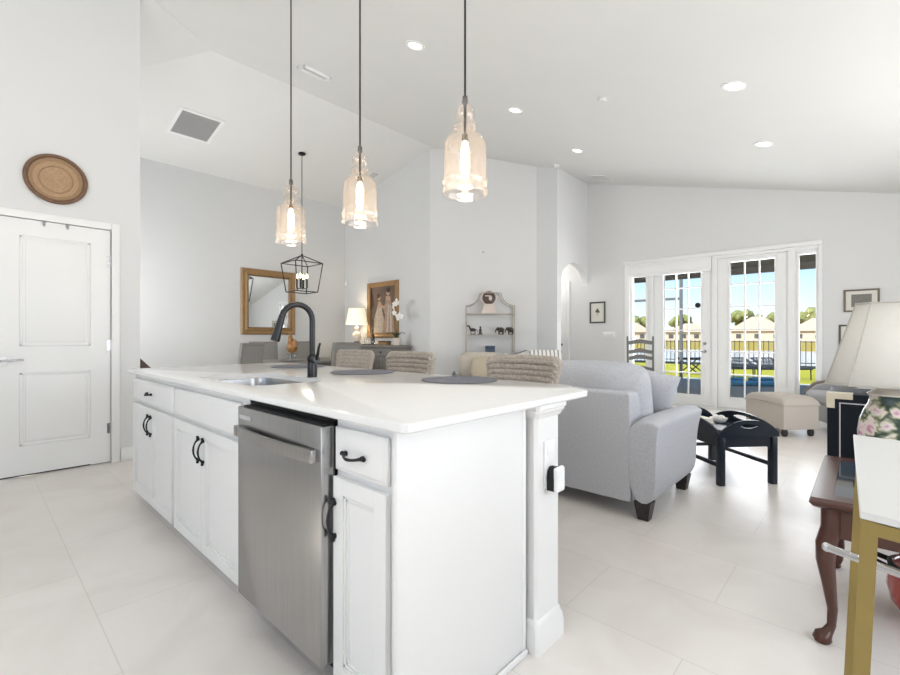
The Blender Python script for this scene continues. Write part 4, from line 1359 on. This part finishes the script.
so = sofa('loveseat', 'light grey roll-arm loveseat with its back to the kitchen island', SW, (-.94 - SW / 2, 2.84, 0), 0, ncush=1)
mb = MB(); mb.pillow(.41, .41, .17, Matrix(), 16, 2.6, 5)
o = tag(mb.build('throw_pillow', 'fabric', smooth=70), 'grey throw pillow leaning in the right arm corner of the near loveseat', 'pillow')
o.location = (-1.20, 3.42, .725); o.rotation_euler = (Matrix.Rotation(math.radians(10), 3, 'Z') @ Matrix.Rotation(math.radians(105), 3, 'X') @ Matrix.Rotation(math.radians(-14), 3, 'Z')).to_euler()
lv = sofa('sofa', 'grey sofa under the row of throw pillows by the etagere', 1.75, diag((Vector((-4.20, 5.90, 0)) - P0).dot(dv), .53, 0), ang + PI, armz=.54, cushz=.90, backz=.74, fabric='fabric2')
def throw(label, px, off, z, w, h, t_, m_, lean=14, yaw=0, seed=0, pipe=None, roll=0, rn=0):
    """pillow standing on the loveseat: px is the run along the diagonal wall"""
    p = P0 + dv * px + nv * off
    r = thing('throw_pillow', label, 'pillow', (p.x, p.y, z), ang + yaw)
    T = Matrix.Rotation(math.radians(90 - lean), 4, 'X') @ Matrix.Rotation(roll, 4, 'Z')
    mb = MB(); mb.pillow(w, h, t_, T, 18, 2.6, seed, .008, rn); mb.build('pillow_cover', m_, r, smooth=70)
    if pipe:
        pts_ = []
        for i in range(40):
            a = 2 * PI * i / 40
            u = max(-1, min(1, 1.3 * math.cos(a))); v = max(-1, min(1, 1.3 * math.sin(a)))
            pts_.append(T @ Vector((u * w / 2 * .95, v * h / 2 * .95, 0)))
        MB().tube(pts_, .008, 6, closed=True).build('piping', pipe, r)
    return r
def s_of(x, off):
    # run along the wall where the view column x crosses the line at that offset
    u = (x - 450) / 447.5
    s_, c_ = math.sin(math.radians(43)), math.cos(math.radians(43))
    rx, ry = -s_ + u * c_, c_ + u * s_
    A0 = P0 + nv * off
    # A0 + dv*t = d*(rx,ry)
    det = dv.x * (-ry) - dv.y * (-rx)
    return (-A0.x * (-ry) + A0.y * (-rx)) / det
throw('big beige pillow at the left end of the far sofa', s_of(479, 1.12), 1.12, .71, .70, .47, .28, 'cream', 14, .0, 1, rn=3.6)
throw('round-cornered tan pillow in front of the beige one on the far sofa', s_of(485, 1.44), 1.44, .685, .46, .40, .22, 'tan', 18, -.1, 2, rn=3.2)
throw('small patterned pillow peeking between the beige and striped ones', s_of(503, 1.26), 1.26, .70, .34, .34, .13, 'pattern', 16, .1, 3, roll=.5)
throw('slate-piped grey pillow left of the striped pillow on the far sofa', s_of(521, 1.13), 1.13, .72, .40, .40, .15, 'pattern', 12, .0, 4, 'piping', roll=.3)
throw('grey and white striped pillow at the right end of the far sofa', s_of(546, 1.16), 1.16, .765, .56, .42, .16, 'stripe', 12, -.05, 5, None, rn=6)

# ------------------------------------------------------------------ butler's tray table
bt = thing('butler_tray_table', 'dark navy butler tray coffee table with folded-up scalloped edges', 'coffee table', (-.945, 4.34, 0), math.atan2(.327, .285))
BW, BL, LH = .436, .69, .37    # local x: short side N-R, y: long side
mb = MB(); mb.box(-BW / 2 - .03, BW / 2 + .03, -BL / 2 - .03, BL / 2 + .03, LH + .002, LH + .02, .003); mb.build('tray', 'navy', bt)
mb = MB(); mb.box(-BW / 2 + .0, BW / 2 - .0, -BL / 2 + .0, BL / 2 - .0, LH + .0205, LH + .024); mb.build('glass_top', 'darkglass', bt)
def flap(w, h):
    pts_ = [(-w / 2, 0), (w / 2, 0)] 
    n_ = 14
    top_ = []
    for i in range(n_ + 1):
        t_ = 1 - 2 * i / n_
        top_.append((t_ * w / 2 * (1.0), .018 + h * (1 - abs(t_) ** 2.0) ** .75))
    return pts_, top_
def mkflap(parent, w, h, T):
    mb = MB()
    n_ = 28
    # outline strip with a hand hole: built column by column
    hw_, hz0, hz1 = w * .13, h * .42, h * .74
    for i in range(n_):
        x0, x1 = -w / 2 + w * i / n_, -w / 2 + w * (i + 1) / n_
        def tp(x): return .02 + h * max(0, 1 - (abs(x) / (w / 2)) ** 2.2) ** .8
        xm = (x0 + x1) / 2
        if abs(xm) < hw_:
            k_ = math.sqrt(max(0, 1 - (xm / hw_) ** 2))
            a, c = .02 + h * .58 - (hz1 - hz0) / 2 * k_, .02 + h * .58 + (hz1 - hz0) / 2 * k_
            mb.prism([(x0, 0), (x1, 0), (x1, a), (x0, a)], -.008, .008, 'y', T=T)
            mb.prism([(x0, c), (x1, c), (x1, tp(x1)), (x0, tp(x0))], -.008, .008, 'y', T=T)
        else:
            mb.prism([(x0, 0), (x1, 0), (x1, tp(x1)), (x0, tp(x0))], -.008, .008, 'y', T=T)
    mb.build('folding_edge', 'navy', parent)
for sg in (-1, 1):
    mkflap(bt, BW + .06, .11, Matrix.Translation((0, sg * (BL / 2 + .025), LH + .006)))
    mkflap(bt, BL + .06, .105, Matrix.Translation((sg * (BW / 2 + .025), 0, LH + .006)) @ Matrix.Rotation(PI / 2, 4, 'Z'))
mb = MB()
for sg in (-1, 1):
    mb.box(-BW / 2, BW / 2, sg * BL / 2 - .012, sg * BL / 2 + .012, LH - .075, LH + .002); mb.box(sg * BW / 2 - .012, sg * BW / 2 + .012, -BL / 2, BL / 2, LH - .075, LH + .002)
    for sy_ in (-1, 1):
        # curved corner brackets
        q_ = [(0, 0), (.05, 0)] + [(.05 - .05 * math.sin(a * PI / 10), -.05 + .05 * math.cos(a * PI / 10)) for a in range(1, 5)] + [(0, -.05)]
        mb.prism([(sg * (-BW / 2 + .02 + p[0]), LH - .073 + p[1]) for p in q_], sy_ * BL / 2 - .010, sy_ * BL / 2 + .010, 'y')
mb.build('apron', 'navy', bt, weld=False)
for sx_ in (-1, 1):
    for sy_ in (-1, 1):
        MB().box(sx_ * BW / 2 - .024, sx_ * BW / 2 + .024, sy_ * BL / 2 - .024, sy_ * BL / 2 + .024, 0, LH, .004).build('leg', 'navy', bt)
for sx_ in (-1, 1):
    MB().box(sx_ * BW / 2 - .010, sx_ * BW / 2 + .010, -BL / 2, BL / 2, .135, .165, .002).build('stretcher', 'navy', bt)
MB().box(-BW / 2, BW / 2, BL / 2 - .010, BL / 2 + .010, .135, .165, .002).build('stretcher', 'navy', bt)
btm = Matrix.Translation((-.945, 4.34, 0)) @ Matrix.Rotation(math.atan2(.327, .285), 4, 'Z')
def book(name, label, lx, ly, z, w, d_, h, rz, m_):
    p = btm @ Vector((lx, ly, z))
    o = thing(name, label, 'book', (p.x, p.y, p.z), math.atan2(.327, .285) + rz, 'reading matter on the tray table')
    MB().box(-w / 2, w / 2, -d_ / 2, d_ / 2, 0, .003).box(-w / 2, w / 2, -d_ / 2, d_ / 2, h - .003, h).box(-w / 2, -w / 2 + .004, -d_ / 2, d_ / 2, 0, h).build('cover', m_, o, weld=False)
    MB().box(-w / 2 + .004, w / 2 - .004, -d_ / 2 + .004, d_ / 2 - .004, .003, h - .003).build('pages', 'paper', o)
zt_ = LH + .0245
book('magazine', 'grey glossy magazine lying flat on the navy tray table', -.06, -.16, zt_, .20, .25, .010, .2, 'book2')
book('magazine', 'pale magazine at the sofa side of the navy tray table', -.08, .16, zt_, .21, .27, .012, -.15, 'book3')
book('book', 'thick cream book on the magazine near the sofa', -.09, .16, zt_ + .0125, .19, .25, .035, .1, 'book1')
p = btm @ Vector((.10, .10, zt_))
mb = MB(); mb.lathe([(.03, 0), (.05, .008), (.065, .03), (.07, .045), (.064, .043), (.045, .014), (.005, .01)], 20); mb.sph((.02, .0, .05), (.03, .02, .02), 8); mb.sph((-.025, .01, .05), (.025, .03, .022), 8)
tag(mb.build('small_dish', 'petal', loc=p, weld=False), 'little white dish on the navy tray table', 'dish')

# ottoman
e1 = math.atan2(.73, .68)
ot = thing('storage_ottoman', 'beige upholstered storage ottoman with tufted lid by the French doors', 'ottoman', (-.70 + .22 * .68 - .3 * .73, 6.33 + .22 * .73 + .3 * .68, 0), e1)
MB().box(-.215, .215, -.30, .30, .085, .36, .012, 3).build('box', 'beige', ot)
mb = MB()
def lidf(a, c):
    u, v = a * 2 - 1, c * 2 - 1
    k_ = (max(0, 1 - u ** 8) * max(0, 1 - v ** 8)) ** .5
    tuft = 0
    for ty_ in (-.5, 0, .5):
        for tx_ in (-.4, .4):
            tuft += math.exp(-(((u - tx_) * .22) ** 2 + ((v - ty_) * .3) ** 2) / .0016)
    return Vector((u * .225, v * .31, .37 + .085 * k_ + .012 * (1 - v * v) - .018 * tuft))
mb.surf(lidf, 40, 52); mb.box(-.225, .225, -.31, .31, .355, .375, .006)
lid_ = mb.build('lid', 'beige', ot, smooth=60)
for ty_ in (-.5, 0, .5):
    for tx_ in (-.4, .4):
        MB().sph((tx_ * .225, ty_ * .31, .452), (.012, .012, .006), 8).build('button', 'beige', lid_)
for sx_ in (-1, 1):
    for sy_ in (-1, 1):
        MB().lathe([(.022, 0), (.032, .02), (.034, .05), (.026, .086)], 16, T=Matrix.Translation((sx_ * .16, sy_ * .245, 0))).build('foot', 'espresso', ot)

# ladder-back chair by the left sidelight
lc = thing('ladder_back_chair', 'dark grey ladder-back chair standing in front of the left sidelight', 'chair', (-2.56, 7.24, 0), math.radians(38))
for sx_ in (-1, 1):
    MB().tube([(sx_ * .195, .19, 0), (sx_ * .195, .19, .5), (sx_ * .20, .215, 1.135), (sx_ * .20, .216, 1.165)], [.016, .018, .016, .010], 10).build('post', 'greywood', lc)
    MB().tube([(sx_ * .225, -.2, 0), (sx_ * .225, -.2, .47)], .018, 10).build('leg', 'greywood', lc)
def slat(z, amp):
    def top_(t_): return z + amp * math.cos(PI * t_) ** 2 if abs(t_) < .5 else z
    poly = []
    n_ = 16
    up_ = [(-.19 + .38 * i / n_, z + .033 + amp * (math.cos(PI * (i / n_ - .5)) ** 2)) for i in range(n_ + 1)]
    dn_ = [(-.19 + .38 * i / n_, z - .022 + amp * .55 * (math.cos(PI * (i / n_ - .5)) ** 2)) for i in range(n_ + 1)]
    mb = MB()
    yb_ = .19 + .025 * (z - .5) / .63
    for i in range(n_):
        bow = .03 * math.sin(PI * (i + .5) / n_)
        mb.prism([dn_[i], dn_[i + 1], up_[i + 1], up_[i]], yb_ - .008 + bow, yb_ + .008 + bow, 'y')
    mb.build('slat', 'greywood', lc, weld=False)
for z in (.62, .80, .90, 1.05): slat(z, .034)
MB().box(-.235, .235, -.215, .205, .44, .475, .012, 3).build('seat', 'wicker', lc)
mb = MB()
for z in (.16, .30):
    mb.cyl((-.225, -.2, z), (.225, -.2, z), .010); mb.cyl((-.21, .19, z), (.21, .19, z), .010)
    for sx_ in (-1, 1): mb.cyl((sx_ * .225, -.2, z + .04), (sx_ * .2, .19, z + .04), .010)
mb.build('stretchers', 'greywood', lc, weld=False)

# armchair by the right sidelight
ac = thing('armchair', 'grey armchair with wood-trimmed edge beside the right sidelight', 'armchair', (-.13, 7.20, 0), math.radians(-66))
MB().box(-.34, .34, -.32, .33, .12, .34, .02, 3).build('seat_base', 'fabric2', ac)
MB().box(-.28, .28, -.36, .20, .335, .48, .05, 5).build('seat_cushion', 'fabric2', ac)
TB = Matrix.Translation((0, .30, .40)) @ Matrix.Rotation(math.radians(-14), 4, 'X')
MB().box(-.33, .33, -.06, .06, -.1, .34, .03, 4, T=TB).build('backrest', 'fabric', ac)
MB().box(-.35, .35, -.03, .07, .33, .365, .010, 3, T=TB).build('back_rail', 'dwood', ac)
for sx_ in (-1, 1):
    mb = MB(); mb.prism([(-.34, .13), (.34, .13), (.37, .70), (.18, .66), (-.24, .54), (-.35, .44)], sx_ * .34 - .04, sx_ * .34 + .04, 'x'); o = mb.build('arm', 'fabric2', ac)
    bv = o.modifiers.new('bevel', 'BEVEL'); bv.width = .015; bv.segments = 3
    MB().tube([(sx_ * .34, -.36, .42), (sx_ * .34, -.26, .545), (sx_ * .34, .18, .675), (sx_ * .34, .38, .73)], .022, 8).build('arm_rail', 'dwood', ac)
    for y in (-.29, .30):
        MB().box(sx_ * .3 - .025, sx_ * .3 + .025, y - .025, y + .025, 0, .125, .004).build('leg', 'espresso', ac)

# dark trunk chest
tk = thing('campaign_chest', 'dark blue chest with pale brass corner mounts behind the floral lamp', 'chest', (.32, 3.72, 0))
TW, TD_, TZ0, TZ1 = .496, .23, .075, .81
MB().box(-TW, TW, -TD_, TD_, TZ0, TZ1, .006).build('body', 'trunk', tk)
mb = MB(); rect_frame(mb, TW - .055, (TZ1 - TZ0) / 2 - .05, [(0, .0), (0, .003), (.006, .003), (.006, .0)], 'y')
mb.build('inlay_line', 'vent', tk, T=Matrix.Translation((0, -TD_ - .0005, (TZ0 + TZ1) / 2)))
for sx_ in (-1, 1):
    for (za, zb_) in ((TZ1 - .085, TZ1 + .003), (TZ0 - .003, TZ0 + .085)):
        mb = MB()
        up_ = za > .4
        ha, hb_ = (TZ1 - .03, TZ1 + .003) if up_ else (TZ0 - .003, TZ0 + .03)
        va, vb = (TZ0 + .03 if not up_ else za), (TZ1 - .03 if up_ else zb_)
        xo = sx_ * (TW + .003)
        xa, xb_ = sorted((xo, sx_ * (TW - .115))); mb.box(xa, xb_, -TD_ - .003, -TD_ + .1, ha, hb_)
        xa, xb_ = sorted((xo, sx_ * (TW - .035))); mb.box(xa, xb_, -TD_ - .003, -TD_ + .1, va, vb)
        mb.build('corner_mount', 'brass', tk, weld=False)
    for y in (-.17, .17):
        MB().lathe([(.02, 0), (.035, .02), (.038, .045), (.03, .076)], 16, T=Matrix.Translation((sx_ * (TW - .1), y, 0))).build('foot', 'rubber', tk)

# cabriole end table
en = thing('end_table', 'mahogany end table with cabriole legs and glass inset top', 'table', (.165, 2.56, 0))
EX, EY, EZ = .32, .405, .545
mb = MB()
for a in ((-EX, EX, -EY, -EY + .07), (-EX, EX, EY - .07, EY), (-EX, -EX + .06, -EY + .07, EY - .07), (EX - .06, EX, -EY + .07, EY - .07)):
    mb.box(a[0], a[1], a[2], a[3], EZ - .022, EZ, 0)
mb.build('top_frame', 'mahog', en)
mb = MB(); rings = []
for d_, z in ((.025, EZ - .045), (.006, EZ - .036), (.0, EZ - .028), (-.006, EZ - .02), (-.004, EZ - .008), (.002, EZ - .001)):
    rings.append([(-EX + d_, -EY + d_, z), (EX - d_, -EY + d_, z), (EX - d_, EY - d_, z), (-EX + d_, EY - d_, z)])
mb.loft(rings, cap=False); mb.build('top_edge', 'mahog', en, smooth=50)
MB().box(-EX + .06, EX - .06, -EY + .07, EY - .07, EZ - .014, EZ - .003).build('glass_inset', 'darkglass', en)
mb = MB()
ax_, ay_ = EX - .055, EY - .055
for s_ in (-1, 1):
    mb.box(-ax_, ax_, s_ * ay_ - .012, s_ * ay_ + .012, EZ - .15, EZ - .04); mb.box(s_ * ax_ - .012, s_ * ax_ + .012, -ay_, ay_, EZ - .15, EZ - .04)
mb.build('apron', 'mahog', en)
for sx_ in (-1, 1):
    for sy_ in (-1, 1):
        d_ = Vector((sx_, sy_, 0)).normalized()
        c0 = Vector((sx_ * ax_, sy_ * ay_, 0))
        pr = [(.0, EZ - .04, .030), (.0, EZ - .12, .031), (.018, EZ - .18, .033), (.022, EZ - .24, .029), (.008, EZ - .33, .022), (-.006, .12, .016), (-.002, .06, .014), (.014, .035, .018), (.03, .022, .028), (.034, .012, .030), (.032, .0, .024)]
        mb = MB(); mb.tube([c0 + d_ * a + Vector((0, 0, z)) for a, z, _ in pr], [q_[2] for q_ in pr], 14); mb.build('leg', 'mahog', en, smooth=60)

# floral lamp on the end table
fl = thing('floral_table_lamp', 'floral ginger-jar table lamp with big white panelled shade on the end table', 'lamp', (.072, 2.55, EZ))
MB().lathe([(.075, 0), (.08, .012), (.07, .022), (.062, .028)], 32).build('foot', 'porc', fl)
MB().lathe([(.062, .026), (.075, .05), (.092, .10), (.103, .16), (.104, .21), (.098, .26), (.084, .30), (.072, .325), (.067, .345), (.068, .365)], 48).build('jar', 'floral', fl)
MB().lathe([(.073, .362), (.075, .368), (.06, .378), (.035, .392), (.02, .40), (.012, .41), (.012, .43)], 36).build('cap', 'porc', fl)
mb = MB(); mb.cyl((0, 0, .42), (0, 0, .70), .005, n=8); mb.sph((0, 0, .70), .009, 10)
for a_ in range(4):
    mb.tube([(0, 0, .69), (.10 * math.cos(a_ * PI / 2), .10 * math.sin(a_ * PI / 2), .735)], .002, 5)
mb.build('stem', 'brass', fl)
def oct_(w, c, z, ch=0): return [(w, -w + c, z), (w, w - c, z), (w - c, w, z), (-w + c, w, z), (-w, w - c, z), (-w, -w + c, z), (-w + c, -w, z), (w - c, -w, z)]
Tsh = Matrix()
mb = MB(); mb.loft([oct_(.200, .075, .405), oct_(.105, .045, .738)], cap=False, T=Tsh)
sh_ = mb.build('lamp_shade', 'linen_shade', fl, smooth=15)
sl = sh_.modifiers.new('thick', 'SOLIDIFY'); sl.thickness = .003
mb = MB()
for (w_, c_, z_) in ((.201, .0755, .408), (.106, .0455, .735)):
    mb.tube([Tsh @ Vector(p_) for p_ in oct_(w_, c_, z_)], .0035, 6, closed=True)
for p0_, p1_ in zip(oct_(.201, .0755, .405), oct_(.106, .0455, .738)):
    mb.tube([Tsh @ Vector(p0_), Tsh @ Vector(p1_)], .0022, 6)
mb.build('shade_piping', 'shade_trim', fl, weld=False)

# white-topped gold cart
gc = thing('gold_frame_table', 'white-topped tall table on a square gold metal frame at the right edge', 'table', (0, 0, 0))
GZ = .86
P1c, P2c = Vector((-.009, .985)), Vector((-.030, 1.755))
fx = Vector((.33, -.03)); 
def gp(u, v): return P1c + (P2c - P1c) * v + Vector((.42, -.10)) * u
q_ = [gp(0, 0), gp(1, 0), gp(1, 1), gp(0, 1)]
mb = MB(); mb.loft([[(p_.x, p_.y, GZ - .012) for p_ in q_], [(p_.x, p_.y, GZ) for p_ in q_]]); o = mb.build('white_top', 'desk_top', gc)
bv = o.modifiers.new('bevel', 'BEVEL'); bv.width = .002; bv.segments = 2
def bar(mb, a, c, w=.0125):
    a, c = Vector(a), Vector(c)
    mb.tube([a, c], w * 1.414, 4)
def sqbar(mb, a, c, w=.0105):
    a, c = Vector(a), Vector(c)
    d_ = (c - a).normalized()
    s1 = d_.cross(Vector((0, 0, 1)) if abs(d_.z) < .9 else Vector((0, 1, 0))).normalized(); s2 = d_.cross(s1)
    mb.loft([[p0_ + (s1 * i + s2 * j) * w for i, j in ((-1, -1), (1, -1), (1, 1), (-1, 1))] for p0_ in (a, c)])
mb = MB()
ins = .03
tops = [gp(.03, .02), gp(.97, .02), gp(.97, .62), gp(.03, .62)]
for i in range(4):
    a, c = tops[i], tops[(i + 1) % 4]
    sqbar(mb, (a.x, a.y, GZ - .025), (c.x, c.y, GZ - .025))
mb.build('top_rail', 'gold', gc, weld=False)
for i, p_ in enumerate(tops):
    out = Vector((-.035 if i in (0, 3) else .035, 0))
    mb = MB(); sqbar(mb, (p_.x, p_.y, GZ - .013), (p_.x + out.x, p_.y + out.y, 0)); mb.build('leg', 'gold', gc)
mb = MB(); mb.cyl((-.060, 1.19, .715), (.36, .955, .735), .0075, n=14); mb.sph((-.060, 1.19, .715), .009, 10); mb.build('cross_rod', 'chrome', gc)

# red pot on the floor under the end table
rp_ = thing('red_pot', 'glossy red lidded pot with black rim on the floor at the right edge', 'pot', (.205, 2.62, 0))
MB().lathe([(.06, 0), (.1, .01), (.135, .06), (.148, .12), (.142, .175), (.135, .20)], 40).build('pot_body', 'red', rp_)
MB().lathe([(.135, .196), (.144, .20), (.146, .212), (.136, .218)], 40).build('rim', 'rubber', rp_)
MB().lathe([(.134, .215), (.11, .24), (.06, .262), (.02, .268), (.001, .269)], 36).build('lid', 'red', rp_)
mb = MB(); mb.tube([(-.06, 0, .262), (-.045, 0, .285), (0, 0, .293), (.045, 0, .285), (.06, 0, .262)], .007, 8); mb.build('lid_handle', 'rubber', rp_)
mb = MB(); mb.tube([(-.14, -.05, .20), (-.19, -.04, .215), (-.2, 0, .22), (-.19, .04, .215), (-.14, .05, .20)], .011, 8); mb.build('side_handle', 'rubber', rp_)

# ------------------------------------------------------------------ outdoors
def cam_pt(x, d):
    u = (x - 450) / 447.5
    s_, c_ = math.sin(math.radians(43)), math.cos(math.radians(43))
    return Vector(((-s_ + u * c_) * d, (c_ + u * s_) * d, 0))
struct('patio_floor', MB().box(-14, 6, YW + .2, 13.8, -.14, -.02), 'patio')
struct('curb', MB().box(-16, 8, 13.8, 14.35, -.2, -.03), 'curb')
struct('lawn', MB().box(-40, 25, 14.35, 23.8, -.3, -.04), 'lawn')
struct('pond', MB().box(-80, 60, 23.8, 50, -.4, -.06), 'pond')
struct('far_bank', MB().box(-220, 160, 50, 300, -.4, .0), 'bank')
struct('patio_roof', MB().box(-14, 6, YW + .15, 11.3, 2.62, 2.72).box(-14, 6, 11.15, 11.35, 2.50, 2.72), 'soffit')
fn = thing('picket_fence', 'dark metal picket fence between the lawn and the pond', 'fence', (-5, 23.5, -.04))
MB().box(-17, 17, -.02, .02, .98, 1.02).build('top_rail', 'fence', fn)
MB().box(-17, 17, -.02, .02, .10, .14).build('bottom_rail', 'fence', fn)
mb = MB()
for i in range(190):
    x = -17 + 34 * i / 189
    mb.box(x - .014, x + .014, -.012, .012, 0, 1.06)
pk = mb.build('pickets', 'fence', fn, weld=False); pk['kind'] = 'stuff'
for i in range(9):
    x = -17 + 34 * i / 8
    MB().box(x - .03, x + .03, -.03, .03, 0, 1.12).build('post', 'fence', fn)
sc_ = thing('screen_enclosure', 'dark bronze post-and-beam frame of the patio screen', 'screen frame', (-4.6, 13.6, -.14 + .12))
for x in (-6.2, .78, -.2 + 4.0, 7.0):
    MB().box(x - .035, x + .035, -.035, .035, 0, 2.95).build('post', 'post', sc_)
MB().box(-9, 9, -.04, .04, 2.9, 3.0).build('beam', 'post', sc_)
MB().box(-9, .78, -.03, .03, 2.22, 2.29).build('beam', 'post', sc_)
MB().box(-9, 9, -.03, .03, .42, .48).build('chair_rail', 'post', sc_)
# houses and trees across the pond
def house(label, px, d_, w, wz, rz_, nwin):
    p_ = cam_pt(px, d_)
    r = thing('house', label, 'house', (p_.x, p_.y, 0), math.radians(43) - math.atan((px - 450) / 447.5), 'houses across the pond')
    MB().box(-w / 2, w / 2, 0, 9, 0, wz).build('walls', 'stucco', r)
    mb = MB(); k_ = w * .40
    rings = [[(-w / 2 - .6, -.6, wz), (w / 2 + .6, -.6, wz), (w / 2 + .6, 9.6, wz), (-w / 2 - .6, 9.6, wz)], [(-w / 2 + k_, 4.2, wz + rz_), (w / 2 - k_, 4.2, wz + rz_), (w / 2 - k_, 4.8, wz + rz_), (-w / 2 + k_, 4.8, wz + rz_)]]
    mb.loft(rings); mb.build('roof', 'roof', r, smooth=10)
    for i in range(nwin):
        x = -w / 2 + w * (i + .5) / nwin
        MB().box(x - .6, x + .6, -.08, .02, .9, 2.1).build('window', 'housewin', r)
house('long low tan-roofed house across the pond behind the left French door', 690, 128, 13, 2.7, 2.6, 4)
house('tan hip-roofed house across the pond in the right French door', 757, 120, 12.5, 2.9, 4.0, 3)
house('tan-roofed house across the pond behind the right sidelight', 818, 118, 11.5, 2.9, 3.6, 3)
house('tan-roofed house across the pond behind the left sidelight', 634, 134, 9, 2.7, 3.0, 2)
def tree(label, px, d_, h, cr_, seed):
    p_ = cam_pt(px, d_)
    r = thing('tree', label, 'tree', (p_.x, p_.y, 0), group='trees behind the far houses')
    MB().tube([(0, 0, -.2), (.1, 0, h * .3), (0, 0, h * .6)], [.5, .4, .25], 8).build('trunk', 'bark', r)
    rn = random.Random(seed)
    mb = MB()
    for i in range(26):
        a, rr = rn.uniform(0, 6.28), rn.uniform(0, 1) ** .6
        c = (cr_ * rr * math.cos(a), cr_ * rr * math.sin(a), h * .68 + h * .26 * rn.uniform(-1, 1) * (1 - rr * .7))
        s_ = cr_ * rn.uniform(.25, .42)
        n0 = len(mb.bm.verts)
        bmesh.ops.create_icosphere(mb.bm, subdivisions=2, radius=s_, matrix=Matrix.Translation(c))
        mb.bm.verts.ensure_lookup_table()
        for v in mb.bm.verts[n0:]:
            v.co += Vector((rn.uniform(-1, 1), rn.uniform(-1, 1), rn.uniform(-1, 1))) * s_ * .22
    mb.build('crown', 'tree', r, weld=False, smooth=10)
tree('broad rounded tree behind the roofs at the centre of the right French door', 741, 150, 11.2, 3.9, 1)
tree('bushy tree at the right edge of the right French door', 771, 150, 10.4, 4.0, 2)
tree('tree seen high in the right sidelight', 811, 145, 10.6, 5.0, 3)
tree('thin tree behind the dark screen post in the left French door', 681, 165, 10.2, 3.4, 4)
tree('low tree behind the left sidelight roofs', 641, 150, 8.4, 4.4, 5)
# patio furniture: low black lattice loungers and teal cushions
def lounger(label, px, d_, rz):
    p_ = cam_pt(px, d_)
    r = thing('patio_lounger', label, 'lounger', (p_.x, p_.y, -.02), rz, 'black metal patio loungers')
    mb = MB()
    for s_ in (-1, 1):
        mb.tube([(s_ * .32, -.8, .30), (s_ * .32, .25, .30), (s_ * .32, .75, .54)], .018, 6)
    for y, z in ((-.8, .30), (.25, .30), (.75, .54)):
        mb.tube([(-.32, y, z), (.32, y, z)], .018, 6)
    mb.build('frame', 'black', r, weld=False)
    mb = MB()
    for i in range(9):
        t_ = i / 8
        mb.box(-.32, .32, -.8 + 1.05 * t_ - .012, -.8 + 1.05 * t_ + .012, .294, .304)
    mb.build('seat_slats', 'black', r, weld=False)
    mb = MB()
    for i in range(-3, 4):
        x = i * .09
        mb.tube([(x, .26, .305), (x + .09 * (1 if i < 3 else 0), .74, .535)], .009, 5); mb.tube([(x, .26, .305), (x - .09 * (1 if i > -3 else 0), .74, .535)], .009, 5)
    mb.build('backrest_lattice', 'black', r, weld=False)
    for s_ in (-1, 1):
        for y in (-.75, .3):
            MB().tube([(s_ * .31, y, .30), (s_ * .32, y, 0)], .016, 6).build('leg', 'black', r)
    return r
lounger('black lattice patio lounger at the left of the right French door', 725, 13.1, math.radians(43))
lounger('black lattice patio lounger in the centre of the right French door', 751, 12.9, math.radians(43))
lounger('black lattice patio lounger at the right of the right French door', 779, 12.9, math.radians(43))
for lab, px, d_ in (('teal floor cushion on the patio behind the right French door, left of two', 738, 11.0), ('teal floor cushion on the patio behind the right French door, right of two', 766, 10.9)):
    p_ = cam_pt(px, d_)
    r = thing('teal_cushion', lab, 'cushion', (p_.x, p_.y, -.02), math.radians(38))
    MB().box(-.29, .29, -.30, .30, 0, .10, .035, 4).build('cushion_pad', 'teal', r)
    MB().box(-.27, .27, .12, .30, .095, .17, .035, 4).build('bolster', 'teal', r)
p_ = cam_pt(692, 14.6)
ptb = thing('garden_table', 'dark folding table on the lawn beyond the left French door', 'table', (p_.x, p_.y, -.04), math.radians(43))
MB().box(-.42, .42, -.3, .3, .48, .53, .005).build('tabletop', 'black', ptb)
for s_ in (-1, 1):
    MB().tube([(-.3 * s_, -.22, 0), (.3 * s_, -.22, .48)], .02, 6).build('leg', 'black', ptb)
    MB().tube([(-.3 * s_, .22, 0), (.3 * s_, .22, .48)], .02, 6).build('leg', 'black', ptb)
